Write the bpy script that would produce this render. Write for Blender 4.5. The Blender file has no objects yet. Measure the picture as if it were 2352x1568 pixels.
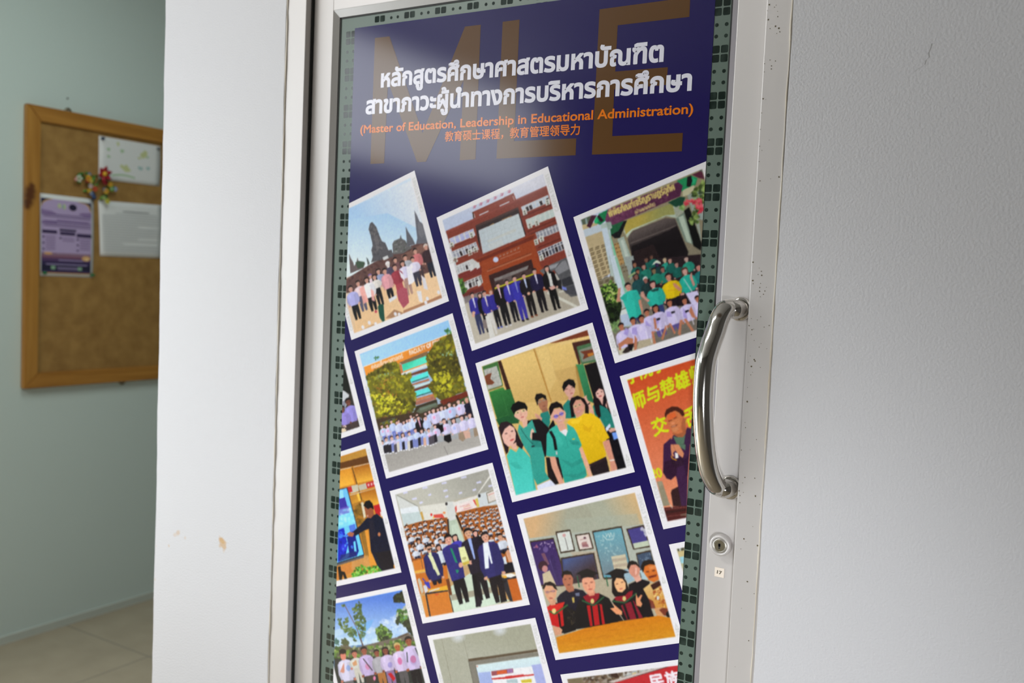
import bpy, bmesh, math, random
import numpy as np
from mathutils import Vector, Matrix
from mathutils.geometry import tessellate_polygon
SC = bpy.context.scene
COL = SC.collection
rnd = random.Random(7)

# ------------------------------------------------------------ camera, world, lights, exposure
F_PX, EYE = 2152.0, Vector((0.0, 0.0, 1.4))
YAW, PITCH, ROLL = 0.55032325, -0.06187977, -0.04411495
ROT = Matrix.Rotation(YAW, 3, 'Z') @ Matrix.Rotation(PITCH, 3, 'X') @ Matrix.Rotation(ROLL, 3, 'Y')
cam = bpy.data.cameras.new('camera')
cam.lens = F_PX * 36.0 / 2352.0
cam.sensor_width = 36.0
cam.clip_start = 0.02
cam.dof.use_dof = True
cam.dof.focus_distance = 1.40
cam.dof.aperture_fstop = 4.0
cam_o = bpy.data.objects.new('camera', cam)
COL.objects.link(cam_o)
cam_o.matrix_world = Matrix.Translation(EYE) @ (ROT @ Matrix.Rotation(math.pi / 2, 3, 'X')).to_4x4()
SC.camera = cam_o

world = bpy.data.worlds.new('world')
SC.world = world
world.use_nodes = True
world.node_tree.nodes['Background'].inputs[0].default_value = (0.80, 0.90, 1.0, 1)
world.node_tree.nodes['Background'].inputs[1].default_value = 0.6

def area_light(name, loc, size, size_y, power, direction, color=(1, 1, 1), spread=180):
    l = bpy.data.lights.new(name, 'AREA')
    l.shape = 'RECTANGLE'
    l.size, l.size_y, l.energy, l.color = size, size_y, power, color
    l.spread = math.radians(spread)
    o = bpy.data.objects.new(name, l)
    COL.objects.link(o)
    o.location = loc
    o.rotation_euler = Vector(direction).to_track_quat('-Z', 'Y').to_euler()
    return o

# daylight through the tall opening and the high window of the left wall, and the ceiling fittings
area_light('daylight_opening', (-3.27, 0.15, 0.95), 1.3, 1.8, 23, (1, 0, 0), (0.93, 0.97, 1.0))
area_light('daylight_window', (-3.27, -1.75, 2.32), 2.3, 0.62, 14, (1, 0, 0), (0.95, 0.98, 1.0))
area_light('ceiling_lamp_front', (-1.9, -0.3, 2.73), 1.2, 0.28, 18, (0, 0, -1), (1.0, 0.98, 0.94))
area_light('ceiling_lamp_corridor', (-2.0, 1.75, 2.73), 0.9, 0.22, 6.6, (0, 0, -1), (0.87, 1.0, 0.95))

def spot_light(name, loc, target, power, angle, radius, color):
    l = bpy.data.lights.new(name, 'SPOT')
    l.energy, l.spot_size, l.spot_blend, l.shadow_soft_size, l.color = power, math.radians(angle), 1.0, radius, color
    o = bpy.data.objects.new(name, l)
    COL.objects.link(o)
    o.location = loc
    o.rotation_euler = (Vector(target) - Vector(loc)).to_track_quat('-Z', 'Y').to_euler()
spot_light('added_wall_spot', (0.75, -1.5, 0.7), (-0.64, 1.27, 0.76), 130, 32, 0.22, (0.96, 0.98, 1.0))  # added soft spot without a fixture, brightens the lower left of the right wall

def sun_light(name, direction, strength, angle, color):
    l = bpy.data.lights.new(name, 'SUN')
    l.energy, l.angle, l.color = strength, math.radians(angle), color
    o = bpy.data.objects.new(name, l)
    COL.objects.link(o)
    o.rotation_euler = Vector(direction).to_track_quat('-Z', 'Y').to_euler()
sun_light('sun', (1.0, -0.12, -1.75), 4.0, 4.0, (1.0, 0.97, 0.92))

SC.view_settings.view_transform = 'Standard'
SC.view_settings.look = 'None'
SC.view_settings.gamma = 1
SC.view_settings.use_curve_mapping = False
SC.view_settings.exposure = 0.68
SC.cycles.max_bounces = 8
SC.cycles.use_denoising = True

# ------------------------------------------------------------ helpers
def ray(u, v):
    return ROT @ Vector(((u - 1176) / F_PX, 1.0, -(v - 784) / F_PX))
def at_y(u, v, y):
    r = ray(u, v); return EYE + r * (y / r.y)
def at_x(u, v, x):
    r = ray(u, v); return EYE + r * (x / r.x)
def at_z(u, v, z):
    r = ray(u, v); return EYE + r * ((z - EYE.z) / r.z)

def lin(c):
    return tuple(((x / 255) / 12.92 if x <= 10.3 else ((x / 255 + 0.055) / 1.055) ** 2.4) for x in c)

def mat(name, col, rough=0.5, metal=0.0, spec=0.5, bump=None, vary=None, coat=0.0):
    m = bpy.data.materials.new(name)
    m.use_nodes = True
    nt = m.node_tree
    b = nt.nodes['Principled BSDF']
    b.inputs['Base Color'].default_value = (*col, 1)
    b.inputs['Roughness'].default_value = rough
    b.inputs['Metallic'].default_value = metal
    b.inputs['Specular IOR Level'].default_value = spec
    b.inputs['Coat Weight'].default_value = coat
    tc = nt.nodes.new('ShaderNodeTexCoord')
    if bump:
        n = nt.nodes.new('ShaderNodeTexNoise')
        n.inputs['Scale'].default_value, n.inputs['Detail'].default_value = bump[0], 4
        nt.links.new(tc.outputs['Object'], n.inputs['Vector'])
        bp = nt.nodes.new('ShaderNodeBump')
        bp.inputs['Strength'].default_value, bp.inputs['Distance'].default_value = bump[1], bump[2]
        nt.links.new(n.outputs['Fac'], bp.inputs['Height'])
        nt.links.new(bp.outputs['Normal'], b.inputs['Normal'])
    if vary:   # (scale vector, colour b, lo, hi)
        mp = nt.nodes.new('ShaderNodeMapping')
        mp.inputs['Scale'].default_value = vary[0]
        n = nt.nodes.new('ShaderNodeTexNoise')
        n.inputs['Scale'].default_value, n.inputs['Detail'].default_value = 1.0, 6
        nt.links.new(tc.outputs['Object'], mp.inputs['Vector'])
        nt.links.new(mp.outputs['Vector'], n.inputs['Vector'])
        r = nt.nodes.new('ShaderNodeMapRange')
        r.inputs['From Min'].default_value, r.inputs['From Max'].default_value = vary[2], vary[3]
        nt.links.new(n.outputs['Fac'], r.inputs['Value'])
        mx = nt.nodes.new('ShaderNodeMix'); mx.data_type = 'RGBA'
        mx.inputs['A'].default_value = (*col, 1); mx.inputs['B'].default_value = (*vary[1], 1)
        nt.links.new(r.outputs['Result'], mx.inputs['Factor'])
        nt.links.new(mx.outputs['Result'], b.inputs['Base Color'])
    return m

def add_spots(m, spots, col, ragged=2.4, scale=55):
    """Dirt and stains with a shape of their own: blots at fixed places of the surface (object coordinates)."""
    nt = m.node_tree
    b = nt.nodes['Principled BSDF']
    src = b.inputs['Base Color'].links[0].from_socket if b.inputs['Base Color'].links else None
    tc = nt.nodes.new('ShaderNodeTexCoord')
    n = nt.nodes.new('ShaderNodeTexNoise')
    n.inputs['Scale'].default_value = scale
    nt.links.new(tc.outputs['Object'], n.inputs['Vector'])
    total = None
    for (p, r, amt) in spots:
        d = nt.nodes.new('ShaderNodeVectorMath'); d.operation = 'DISTANCE'
        nt.links.new(tc.outputs['Object'], d.inputs[0]); d.inputs[1].default_value = p
        a = nt.nodes.new('ShaderNodeMath'); a.operation = 'MULTIPLY_ADD'
        nt.links.new(n.outputs['Fac'], a.inputs[0]); a.inputs[1].default_value = r * ragged
        nt.links.new(d.outputs['Value'], a.inputs[2])
        k = nt.nodes.new('ShaderNodeMapRange')
        k.inputs['From Min'].default_value, k.inputs['From Max'].default_value = r * (.7 + ragged / 2), r * (.25 + ragged / 2)
        k.inputs['To Min'].default_value, k.inputs['To Max'].default_value = 0, amt
        nt.links.new(a.outputs['Value'], k.inputs['Value'])
        if total is None:
            total = k.outputs['Result']
        else:
            s = nt.nodes.new('ShaderNodeMath'); s.operation = 'MAXIMUM'
            nt.links.new(total, s.inputs[0]); nt.links.new(k.outputs['Result'], s.inputs[1])
            total = s.outputs['Value']
    mx = nt.nodes.new('ShaderNodeMix'); mx.data_type = 'RGBA'
    if src: nt.links.new(src, mx.inputs['A'])
    else: mx.inputs['A'].default_value = b.inputs['Base Color'].default_value
    mx.inputs['B'].default_value = (*col, 1)
    nt.links.new(total, mx.inputs['Factor'])
    nt.links.new(mx.outputs['Result'], b.inputs['Base Color'])

def link(o, parent=None):
    COL.objects.link(o)
    if parent is not None:
        o.parent = parent
        o.matrix_parent_inverse = Matrix.Translation(-Vector(parent.location))
    return o
def tag(o, label=None, cat=None, group=None, kind=None):
    for k, v in (('label', label), ('category', cat), ('group', group), ('kind', kind)):
        if v: o[k] = v
    return o
def empty(name, loc, **kw):
    o = bpy.data.objects.new(name, None)
    o.location = loc
    o.empty_display_size = 0.05
    link(o)
    return tag(o, **kw)
def from_bm(name, bm, m, parent=None, smooth=False, **kw):
    me = bpy.data.meshes.new(name)
    bmesh.ops.recalc_face_normals(bm, faces=bm.faces)
    bm.to_mesh(me); bm.free()
    if smooth:
        for p in me.polygons: p.use_smooth = True
    me.materials.append(m)
    return tag(link(bpy.data.objects.new(name, me), parent), **kw)
def box(bm, x0, x1, y0, y1, z0, z1, bev=0.0):
    vs = [bm.verts.new((x, y, z)) for x in (x0, x1) for y in (y0, y1) for z in (z0, z1)]
    fs = [(0, 1, 3, 2), (4, 6, 7, 5), (0, 4, 5, 1), (2, 3, 7, 6), (0, 2, 6, 4), (1, 5, 7, 3)]
    faces = [bm.faces.new([vs[i] for i in f]) for f in fs]
    if bev:
        es = list({e for f in faces for e in f.edges})
        bmesh.ops.bevel(bm, geom=es, offset=bev, segments=2, affect='EDGES', profile=0.6)
def boxes(name, bs, m, parent=None, bev=0.0, **kw):
    bm = bmesh.new()
    for b in bs: box(bm, *b, bev)
    return from_bm(name, bm, m, parent, **kw)
def tube(bm, pts, r, seg=20, caps=True):
    pts = [Vector(p) for p in pts]
    rings, up = [], None
    for i, p in enumerate(pts):
        t = (pts[min(i + 1, len(pts) - 1)] - pts[max(i - 1, 0)]).normalized()
        if up is None:
            up = t.orthogonal().normalized()
        up = (up - t * up.dot(t)).normalized()
        s = t.cross(up)
        rr = r[i] if isinstance(r, (list, tuple)) else r
        rings.append([bm.verts.new(p + (up * math.cos(a) + s * math.sin(a)) * rr) for a in [2 * math.pi * k / seg for k in range(seg)]])
    for a, b in zip(rings, rings[1:]):
        for k in range(seg):
            bm.faces.new((a[k], a[(k + 1) % seg], b[(k + 1) % seg], b[k]))
    if caps:
        bm.faces.new(rings[0]); bm.faces.new(rings[-1])
def disc(bm, c, ax, prof, seg=40):
    """lathe: prof = [(radius, height along ax)...]"""
    c, ax = Vector(c), Vector(ax).normalized()
    u = ax.orthogonal().normalized(); w = ax.cross(u)
    rings = []
    for r, h in prof:
        rings.append([bm.verts.new(c + ax * h + (u * math.cos(a) + w * math.sin(a)) * r) for a in [2 * math.pi * k / seg for k in range(seg)]])
    for a, b in zip(rings, rings[1:]):
        for k in range(seg):
            bm.faces.new((a[k], a[(k + 1) % seg], b[(k + 1) % seg], b[k]))
    bm.faces.new(rings[0]); bm.faces.new(rings[-1])
def spline(pts, n=8):
    P = [Vector(p) for p in pts]
    P = [P[0] * 2 - P[1]] + P + [P[-1] * 2 - P[-2]]
    out = []
    for i in range(1, len(P) - 2):
        a, b, c, d = P[i - 1:i + 3]
        for k in range(n):
            t = k / n
            out.append(0.5 * ((2 * b) + (c - a) * t + (2 * a - 5 * b + 4 * c - d) * t * t + (3 * b - a - 3 * c + d) * t ** 3))
    return out + [P[-2]]
def polymesh(bm, pts):
    """filled flat outline"""
    for t in tessellate_polygon([[Vector(p) for p in pts]]):
        try: bm.faces.new([bm.verts.new(pts[i]) for i in t])
        except ValueError: pass

# ------------------------------------------------------------ materials
M_WALL = mat('white_wall_paint', (0.655, 0.657, 0.686), 0.42, spec=0.35, bump=(300, 0.30, 0.002))
M_CORR = mat('pale_green_wall_paint', (0.635, 0.735, 0.71), 0.5, spec=0.3, bump=(220, 0.08, 0.002))
M_CEIL = mat('ceiling_paint', (0.55, 0.55, 0.54), 0.8)
M_BACKW = mat('dark_low_bounce_wall', (0.10, 0.09, 0.08), 0.6)  # unseen back and right walls, made dark to cut bounce light
M_DARK = mat('unlit_room_paint', (0.32, 0.33, 0.32), 0.9)
M_ALU = mat('silver_aluminium', (0.64, 0.615, 0.605), 0.42, 0.3, bump=(500, 0.03, 0.001))
M_ALUB = mat('bead_aluminium', (0.52, 0.51, 0.50), 0.34, 0.4)
M_BEAD_GREY = mat('grey_bead_face', (0.24, 0.22, 0.235), 0.4)
M_GASK_SHADE = mat('black_gasket_and_shade', (0.012, 0.014, 0.013), 0.6)
M_CHROME = mat('polished_steel', (0.68, 0.655, 0.62), 0.09, 1.0)
M_STEEL = mat('satin_steel', (0.62, 0.60, 0.56), 0.3, 0.9)
M_BRASS = mat('dull_brass', (0.33, 0.30, 0.22), 0.35, 0.9)
M_BLACK = mat('black_slot', (0.01, 0.01, 0.01), 0.6)
M_CAULK = mat('yellowed_sealant', (0.74, 0.69, 0.60), 0.6, vary=((30, 30, 8), (0.52, 0.44, 0.33), 0.45, 0.7))
M_PINE = mat('varnished_pine', (0.50, 0.235, 0.045), 0.38, vary=((60, 3, 60), (0.33, 0.135, 0.02), 0.35, 0.75))
M_PINEH = mat('varnished_pine_rail', (0.50, 0.235, 0.045), 0.38, vary=((60, 3, 60), (0.33, 0.135, 0.02), 0.35, 0.75))
M_FIBRE = mat('brown_fibreboard', (0.41, 0.232, 0.066), 0.75, vary=((22, 22, 22), (0.28, 0.145, 0.036), 0.3, 0.75))
M_PAPER = mat('white_paper', (0.80, 0.81, 0.82), 0.7)

# ------------------------------------------------------------ the setting
XL, XR, YB, YF, H = -3.3, 1.9, -3.6, 5.2, 2.76
YW, YFR, YST, YG = 1.270, 1.272, 1.2915, 1.300     # wall face, frame face, door leaf face, glass
X_PIL0, X_PIL1, X_RW = -1.640, -1.298, -0.364
Z_HEAD = 2.02

def ragged(name, x0, x1, left_rag, right_rag, z0, z1, y0, y1, parent=None):
    """plaster pier whose vertical arrises wander a little"""
    bm = bmesh.new(); n = 90
    r2 = random.Random(3)
    L, Rr = [], []
    a = b = 0.0
    for i in range(n + 1):
        a = a * 0.86 + r2.uniform(-1, 1) * left_rag
        b = b * 0.86 + r2.uniform(-1, 1) * right_rag
        z = z0 + (z1 - z0) * i / n
        L.append((x0 + a, z)); Rr.append((x1 + b, z))
    row = []
    for (xa, z), (xb, _) in zip(L, Rr):
        row.append([bm.verts.new(p) for p in ((xa, y0 + .0008, z), (xa + .0008, y0, z), (xb - .0008, y0, z), (xb, y0 + .0008, z), (xb, y1, z), (xa, y1, z), (xa, y0 + .0012, z))])
    for p, q in zip(row, row[1:]):
        for k in range(7):
            bm.faces.new((p[k], p[(k + 1) % 7], q[(k + 1) % 7], q[k]))
    bm.faces.new(row[0]); bm.faces.new(row[-1])
    return from_bm(name, bm, M_WALL, parent)

wall_front = empty('wall_front', (0, YW, 0), kind='structure')
pier = ragged('wall_pier', X_PIL0, X_PIL1, 0.0011, 0.0009, 0, H, YW, YW + .15, wall_front)
pier['label'] = 'white plastered pier with brown stains'
panel = ragged('wall_panel', X_RW, XR, 0.0008, 0, 0, H, YW, YW + .15, wall_front)
boxes('wall_lintel', [(X_PIL1 - .02, X_RW + .02, YW + .002, YW + .15, Z_HEAD + .09, H)], M_WALL, wall_front)

boxes('wall_left', [(XL - .12, XL, 0.9, YF, 0, H), (XL - .12, XL, YB, -3.0, 0, H), (XL - .12, XL, -3.0, 0.9, 2.66, H),
                    (XL - .12, XL, -3.0, -0.75, 0, 1.98), (XL - .12, XL, -0.75, -0.5, 0, 2.66), (XL - .12, XL, -.5, .9, 2.3, 2.66)], M_CORR, kind='structure')
boxes('wall_right', [(XR, XR + .12, YB, YF, 0, H)], M_BACKW, kind='structure')
boxes('wall_back', [(XL - .12, XR + .12, YB - .12, YB, 0, H)], M_BACKW, kind='structure')
boxes('wall_corridor_end', [(XL - .12, X_PIL0, YF, YF + .12, 0, H)], M_CORR, kind='structure')
boxes('wall_inner', [(X_PIL0 + .01, X_PIL0 + .13, YW + .15, YF, 0, H), (X_PIL0 + .13, XR, YF - .12, YF, 0, H)], M_DARK, kind='structure')
boxes('ceiling', [(XL - .12, XR + .12, YB - .12, YF + .12, H, H + .1)], M_CEIL, kind='structure')
# floor of pale tiles with thin joints
def tile_floor():
    m = mat('beige_floor_tile', (0.43, 0.365, 0.265), 0.25, spec=0.45, vary=((9, 9, 9), (0.38, 0.32, 0.23), 0.3, 0.7))
    nt = m.node_tree; b = nt.nodes['Principled BSDF']
    src = b.inputs['Base Color'].links[0].from_socket
    tc = nt.nodes.new('ShaderNodeTexCoord')
    mp = nt.nodes.new('ShaderNodeMapping'); mp.inputs['Location'].default_value = FLOOR_SHIFT
    br = nt.nodes.new('ShaderNodeTexBrick')
    br.offset = 0.0; br.squash = 1.0
    br.inputs['Scale'].default_value = 1.0
    br.inputs['Brick Width'].default_value = br.inputs['Row Height'].default_value = 0.6
    br.inputs['Mortar Size'].default_value = 0.0035
    br.inputs['Mortar Smooth'].default_value = 0.2
    nt.links.new(tc.outputs['Object'], mp.inputs['Vector']); nt.links.new(mp.outputs['Vector'], br.inputs['Vector'])
    mx = nt.nodes.new('ShaderNodeMix'); mx.data_type = 'RGBA'
    nt.links.new(br.outputs['Fac'], mx.inputs['Factor']); nt.links.new(src, mx.inputs['A'])
    mx.inputs['B'].default_value = (0.27, 0.24, 0.19, 1)
    nt.links.new(mx.outputs['Result'], b.inputs['Base Color'])
    return m
FLOOR_SHIFT = (0.4, 0.245, 0)
boxes('floor', [(XL - .12, XR + .12, YB - .12, YF + .12, -.1, 0)], tile_floor(), kind='structure')
boxes('baseboard_left', [(XL, XL + .006, .9, YF, 0, .03)], mat('grey_green_skirting', (0.58, 0.62, 0.57), 0.5), kind='structure')

# windows and opening of the left wall (daylight comes through them)
fr = [(XL - .09, XL - .04, -3.0, -2.96, 1.98, 2.66), (XL - .09, XL - .04, -.79, -.75, 1.98, 2.66), (XL - .09, XL - .04, -2.96, -.79, 1.98, 2.02), (XL - .09, XL - .04, -2.96, -.79, 2.62, 2.66)] + \
     [(XL - .08, XL - .05, y - .015, y + .015, 2.02, 2.62) for y in (-2.4, -1.875, -1.33)]
boxes('window_1', fr, M_ALU, kind='structure', bev=.003)

# ------------------------------------------------------------ door frame and door leaf
xs_stile0 = -0.967 * YST
frame = empty('trim_1', (-.83, YFR, 0), kind='structure')
X_FI = at_y(1725.8, 600, YFR).x                       # inner edge of the lock jamb
boxes('jamb', [(X_PIL1 - .012, -.9835 * YFR, YFR, YFR + .09, 0, Z_HEAD + .1)], M_ALU, frame, .0012)
boxes('jamb', [(X_FI, X_RW + .012, YFR, YFR + .09, 0, Z_HEAD + .1)], M_ALU, frame, .0012)
boxes('head_jamb', [(X_PIL1 - .012, X_RW + .012, YFR, YFR + .09, Z_HEAD + .005, Z_HEAD + .1)], M_ALU, frame, .0012)
for xa, xb in ((X_PIL1 - .0005, X_PIL1 + .0035), (X_RW - .0035, X_RW + .001)):
    bm = bmesh.new()
    pts = [(xa + (xb - xa) * .5 + rnd.uniform(-.0004, .0004), YFR - .001, z * .02) for z in range(0, 106)]
    tube(bm, pts, [0.0012 + rnd.uniform(-.0006, .0007) for _ in pts], 8)
    from_bm('sealant_bead', bm, M_CAULK, frame, True)
boxes('gap_shade_strip', [(-.9835 * YFR - .0002, -.9835 * YFR + .0016, YFR + .0135, YFR + .06, 0, Z_HEAD)], M_GASK_SHADE, frame)  # shade of the gap put on the jamb's inner face as a black strip
boxes('door_stop', [(-.9835 * YFR - .012, -.9835 * YFR + .022, YFR + .062, YFR + .09, 0, Z_HEAD)], M_GASK_SHADE, frame)

door = empty('door_1', (xs_stile0, YST, 0), kind='structure')
xg0, xg1 = -.917 * YG, at_y(1685.5, 0, YG).x           # glass edges
xb0, xb1 = -.931 * YST, at_y(1695.5, 0, YST).x          # outer edges of the glazing beads
X_LOCK = X_FI + .006
zg1 = at_y(783, 41, YG).z; zb1 = at_y(766.7, 23.5, YST).z
boxes('stile', [(xs_stile0, xb0, YST, YST + .045, .02, Z_HEAD - .003)], M_ALU, door, .0012)
boxes('stile', [(xb1, X_LOCK, YST, YST + .045, .02, Z_HEAD - .003)], M_ALU, door, .0012)
boxes('top_rail', [(xb0, xb1, YST + .0002, YST + .045, zb1, Z_HEAD - .003)], M_ALU, door, .0008)
boxes('bottom_rail', [(xb0, xb1, YST + .0002, YST + .045, .02, .13)], M_ALU, door, .0008)
bm = bmesh.new()
o4 = [(xb0, .13), (xb1, .13), (xb1, zb1), (xb0, zb1)]
i4 = [(xg0, .142), (xg1, .142), (xg1, zg1), (xg0, zg1)]
for k in range(4):
    a, b = o4[k], o4[(k + 1) % 4]; c, d = i4[(k + 1) % 4], i4[k]
    bm.faces.new([bm.verts.new(p) for p in ((a[0], YST + .0006, a[1]), (b[0], YST + .0006, b[1]), (c[0], YG - .0022, c[1]), (d[0], YG - .0022, d[1]))])
    bm.faces.new([bm.verts.new(p) for p in ((d[0], YG - .0022, d[1]), (c[0], YG - .0022, c[1]), (c[0], YG + .006, c[1]), (d[0], YG + .006, d[1]))])
bead = from_bm('glazing_bead', bm, M_ALUB, door)
bead.data.materials.append(M_BEAD_GREY)
for p in bead.data.polygons:
    if p.center.x > xg1 - .004 and p.area < .5 and abs(p.normal.x) > .2: p.material_index = 1  # right-hand bead faces get the darker grey
g = .0028
boxes('gasket', [(xg0, xg0 + g, YG - .001, YG + .004, .142, zg1), (xg1 - g, xg1, YG - .001, YG + .004, .142, zg1), (xg0, xg1, YG - .001, YG + .004, zg1 - g, zg1)], M_GASK_SHADE, door)
m_glass = mat('dark_green_glass', (0.010, 0.020, 0.017), 0.03, spec=0.5)
boxes('glass_pane', [(xg0, xg1, YG + .0004, YG + .006, .142, zg1)], m_glass, door)

# frosted film: sheet on the glass with pairs of clear squares and clear dots (opaque marks, coloured dark to stand for the unlit room behind)
m_film = mat('frosted_green_film', (0.115, 0.165, 0.137), 0.30, spec=0.5, vary=((9, 9, 5), (0.14, 0.20, 0.165), 0.3, 0.75))
m_clear = mat('clear_spot_of_film', (0.012, 0.022, 0.018), 0.08, spec=0.33, vary=((70, 70, 30), (0.035, 0.055, 0.046), 0.45, 0.7))
boxes('frosted_film', [(xg0 + g, xg1 - g, YG, YG + .0003, .142, zg1 - g)], m_film, door)

bm = bmesh.new()
def blot(bm, cx, cz, w, h, n):
    pts = []
    for k in range(n):
        a = 2 * math.pi * (k + .5) / n
        c, s_ = math.cos(a), math.sin(a)
        e = .32 if n > 12 else 1.0
        pts.append((cx + w * math.copysign(abs(c) ** e, c), YG - .00012, cz + h * math.copysign(abs(s_) ** e, s_)))
    bm.faces.new([bm.verts.new(p) for p in pts])
for k in range(-1, 23):
    xc = -.4722 - .03305 * k
    edge = k <= 0 or k >= 20
    for j in range(-2, 30):
        zc = EYE.z + .3382 - .0653 * j - (.0327 if k % 2 else 0) - .008 * k / 21
        for i in (-1, 1):
            if not (edge or zc > zg1 - .05): continue
            for q in (-1, 1):
                if zc + .02 < zg1 - g and xg0 + .012 < xc < xg1 - .006:
                    blot(bm, xc + i * .0062, zc + q * .0064, .0053, .0055, 16)
                zd = zc + .0327
                if zd + .012 < zg1 - g and xg0 + .012 < xc < xg1 - .004:
                    blot(bm, xc + i * .0072, zd + q * .0080, .0028, .0028, 12)
for k in range(1, 20):      # the row of marks along the top rail
    xc = -.4722 - .03305 * k
    for i in (-1, 1):
        if k % 2: blot(bm, xc + i * .0062, zg1 - .0118, .0053, .0055, 16)
        else: blot(bm, xc + i * .0072, zg1 - .0125, .0028, .0028, 12)
from_bm('clear_mark', bm, m_clear, door, kind='stuff')

# pull handle: chrome tube bowed out from the lock stile, on two round roses
handle_px = [(1701.5, 709.7), (1684, 709), (1666, 712), (1653, 733), (1643, 763), (1630, 800), (1620, 842), (1615, 919), (1618, 1000), (1624, 1054), (1632, 1088), (1645, 1113), (1660, 1121), (1674, 1119)]
xh = at_y(1701.5, 709.7, YST).x
pts = []
for i, (u, v) in enumerate(handle_px):
    r = ray(u, v); rho = r.x / r.y
    t = (rho * YST - xh) / (-.5 + .87 * rho)
    y = YST - .87 * t
    pts.append(EYE + r * (y / r.y))
pts.insert(1, Vector((xh - .004, YST - .016, pts[0].z - .0005))); pts.insert(-1, Vector((xh - .003, YST - .014, pts[-1].z)))
pts[0] = Vector((xh, YST - .001, pts[0].z)); pts[-1] = Vector((xh + .001, YST - .001, pts[-1].z))
add_spots(M_CHROME, [(tuple(pts[4] + Vector((.004, -.013, .006))), .0065, .85)], (0.16, 0.10, 0.06), .8, 40)
bm = bmesh.new(); sp = spline(pts, 7); tube(bm, sp, [.0132 + .0012 * math.sin(math.pi * k / (len(sp) - 1)) for k in range(len(sp))], 28)
handle = from_bm('handle', bm, M_CHROME, door, True, label='curved polished steel pull handle')
for p in (pts[0], pts[-1]):
    bm = bmesh.new(); disc(bm, (p.x, YST, p.z), (0, -1, 0), [(.0172, 0), (.0172, .0035), (.0160, .0055), (.0136, .0062)])
    from_bm('handle_rose', bm, M_CHROME, handle, True)

c = at_y(1653, 1253, YST - .012)
bm = bmesh.new(); disc(bm, (c.x, YST, c.z), (0, -1, 0), [(.0152, 0), (.0154, .0105), (.0146, .0125), (.0130, .0133), (.0116, .0131), (.0110, .0115)])
lock = from_bm('lock', bm, M_ALU, door, True, label='round aluminium lock cylinder')
bm = bmesh.new(); disc(bm, (c.x, YST - .0113, c.z), (0, -1, 0), [(.0106, 0), (.0104, .0012), (.0082, .0020), (.0080, .0016)])
from_bm('lock_ring', bm, M_STEEL, lock, True)
bm = bmesh.new(); disc(bm, (c.x, YST - .0125, c.z), (0, -1, 0), [(.0077, 0), (.0075, .0010)])
from_bm('key_plug', bm, M_BRASS, lock)
boxes('keyhole', [(c.x - .0011, c.x + .0011, YST - .0138, YST - .0133, c.z - .0042, c.z + .0036), (c.x - .0018, c.x + .0018, YST - .0138, YST - .0133, c.z - .0008, c.z + .0030)], M_BLACK, lock)

# specks of fly dirt down the jamb, a few on the stile
def specks():
    bm = bmesh.new()
    seen = [(1905, 37), (1957, 40), (1890, 82), (1968, 88), (1945, 55), (1970, 128), (1897, 152), (1910, 220), (1952, 202), (1978, 216), (1985, 245), (1963, 258), (1910, 463), (1952, 470), (1868, 492), (1922, 508), (1920, 532), (1866, 555), (1857, 762), (1878, 768), (1845, 872), (1835, 998), (1905, 1080), (1830, 1128), (1848, 1160), (1826, 1246), (1833, 1395), (1915, 1380), (1980, 1365), (2035, 1363)]
    px = [(1200 + u / 3.36, v / 3.36) for u, v in seen]
    px += [(1500 + u / 3.92, 600 + v / 3.92) for u, v in [(900, 8), (955, 60), (975, 90), (945, 118), (978, 125), (897, 172), (900, 200), (967, 198), (960, 235), (958, 268), (1020, 233), (1006, 267), (993, 297), (965, 318), (885, 515), (938, 528), (968, 497), (865, 578), (890, 615), (905, 610), (885, 658), (910, 712), (972, 740), (1045, 578), (1000, 592), (955, 772), (1023, 786), (875, 852), (910, 885), (918, 898), (858, 908), (885, 945), (895, 998), (965, 955), (880, 1022), (850, 1135), (940, 1230), (1035, 1250), (848, 1262), (827, 1450), (833, 1497)]]
    px += [(1500 + u / 2.76, 1000 + v / 2.76) for u, v in [(655, 25), (615, 90), (560, 92), (582, 265), (645, 270), (568, 300), (545, 350), (572, 360), (550, 380), (648, 383), (550, 425), (677, 437), (678, 546), (632, 576), (588, 672), (576, 655), (556, 718), (662, 697), (597, 925), (672, 982), (640, 1002), (560, 1095), (606, 1300), (520, 1465)]]
    r3 = random.Random(5)
    for u, v in px:
        y = (YFR if u > 1761 - v * .0582 else YST) - .0003
        p = at_y(u, v, y)
        s = r3.choice((.0005, .0006, .0007, .0009, .0013)) * .95
        bm.faces.new([bm.verts.new((p.x + s * math.cos(a) * r3.uniform(.6, 1.1), y, p.z + s * math.sin(a) * r3.uniform(.7, 1.3))) for a in [k * 1.047 for k in range(6)]])
    from_bm('dirt_speck', bm, mat('brown_dirt', (0.10, 0.075, 0.03), 0.8), frame, kind='stuff')
specks()

# small marks of the plaster
def W2(u, v): return at_y(u, v, YW)
add_spots(M_WALL, [(tuple(W2(512, 1247)), .0200, .75), (tuple(W2(510, 1241)), .010, .95), (tuple(W2(505, 1254)), .010, .5), (tuple(W2(409, 1222)), .009, .5), (tuple(W2(425, 1234)), .007, .35), (tuple(W2(401, 1228)), .006, .3),
                   (tuple(W2(388, 1253)), .004, .4), (tuple(W2(360, 1254)), .006, .6), (tuple(W2(371, 462)), .004, .7), (tuple(W2(356, 1330)), .006, .25)], (0.60, 0.37, 0.15))
bm = bmesh.new()
cp = [(2140, 100), (2138, 110), (2133, 121), (2134, 132), (2127, 138), (2124, 148), (2116, 153), (2110, 157), (2101, 164)]
for a, b in zip(cp, cp[1:]):
    p, q = W2(*a), W2(*b)
    w = .00028
    bm.faces.new([bm.verts.new(x) for x in ((p.x - w, YW - .0003, p.z), (p.x + w, YW - .0003, p.z + w), (q.x + w, YW - .0003, q.z), (q.x - w, YW - .0003, q.z - w))])
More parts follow.
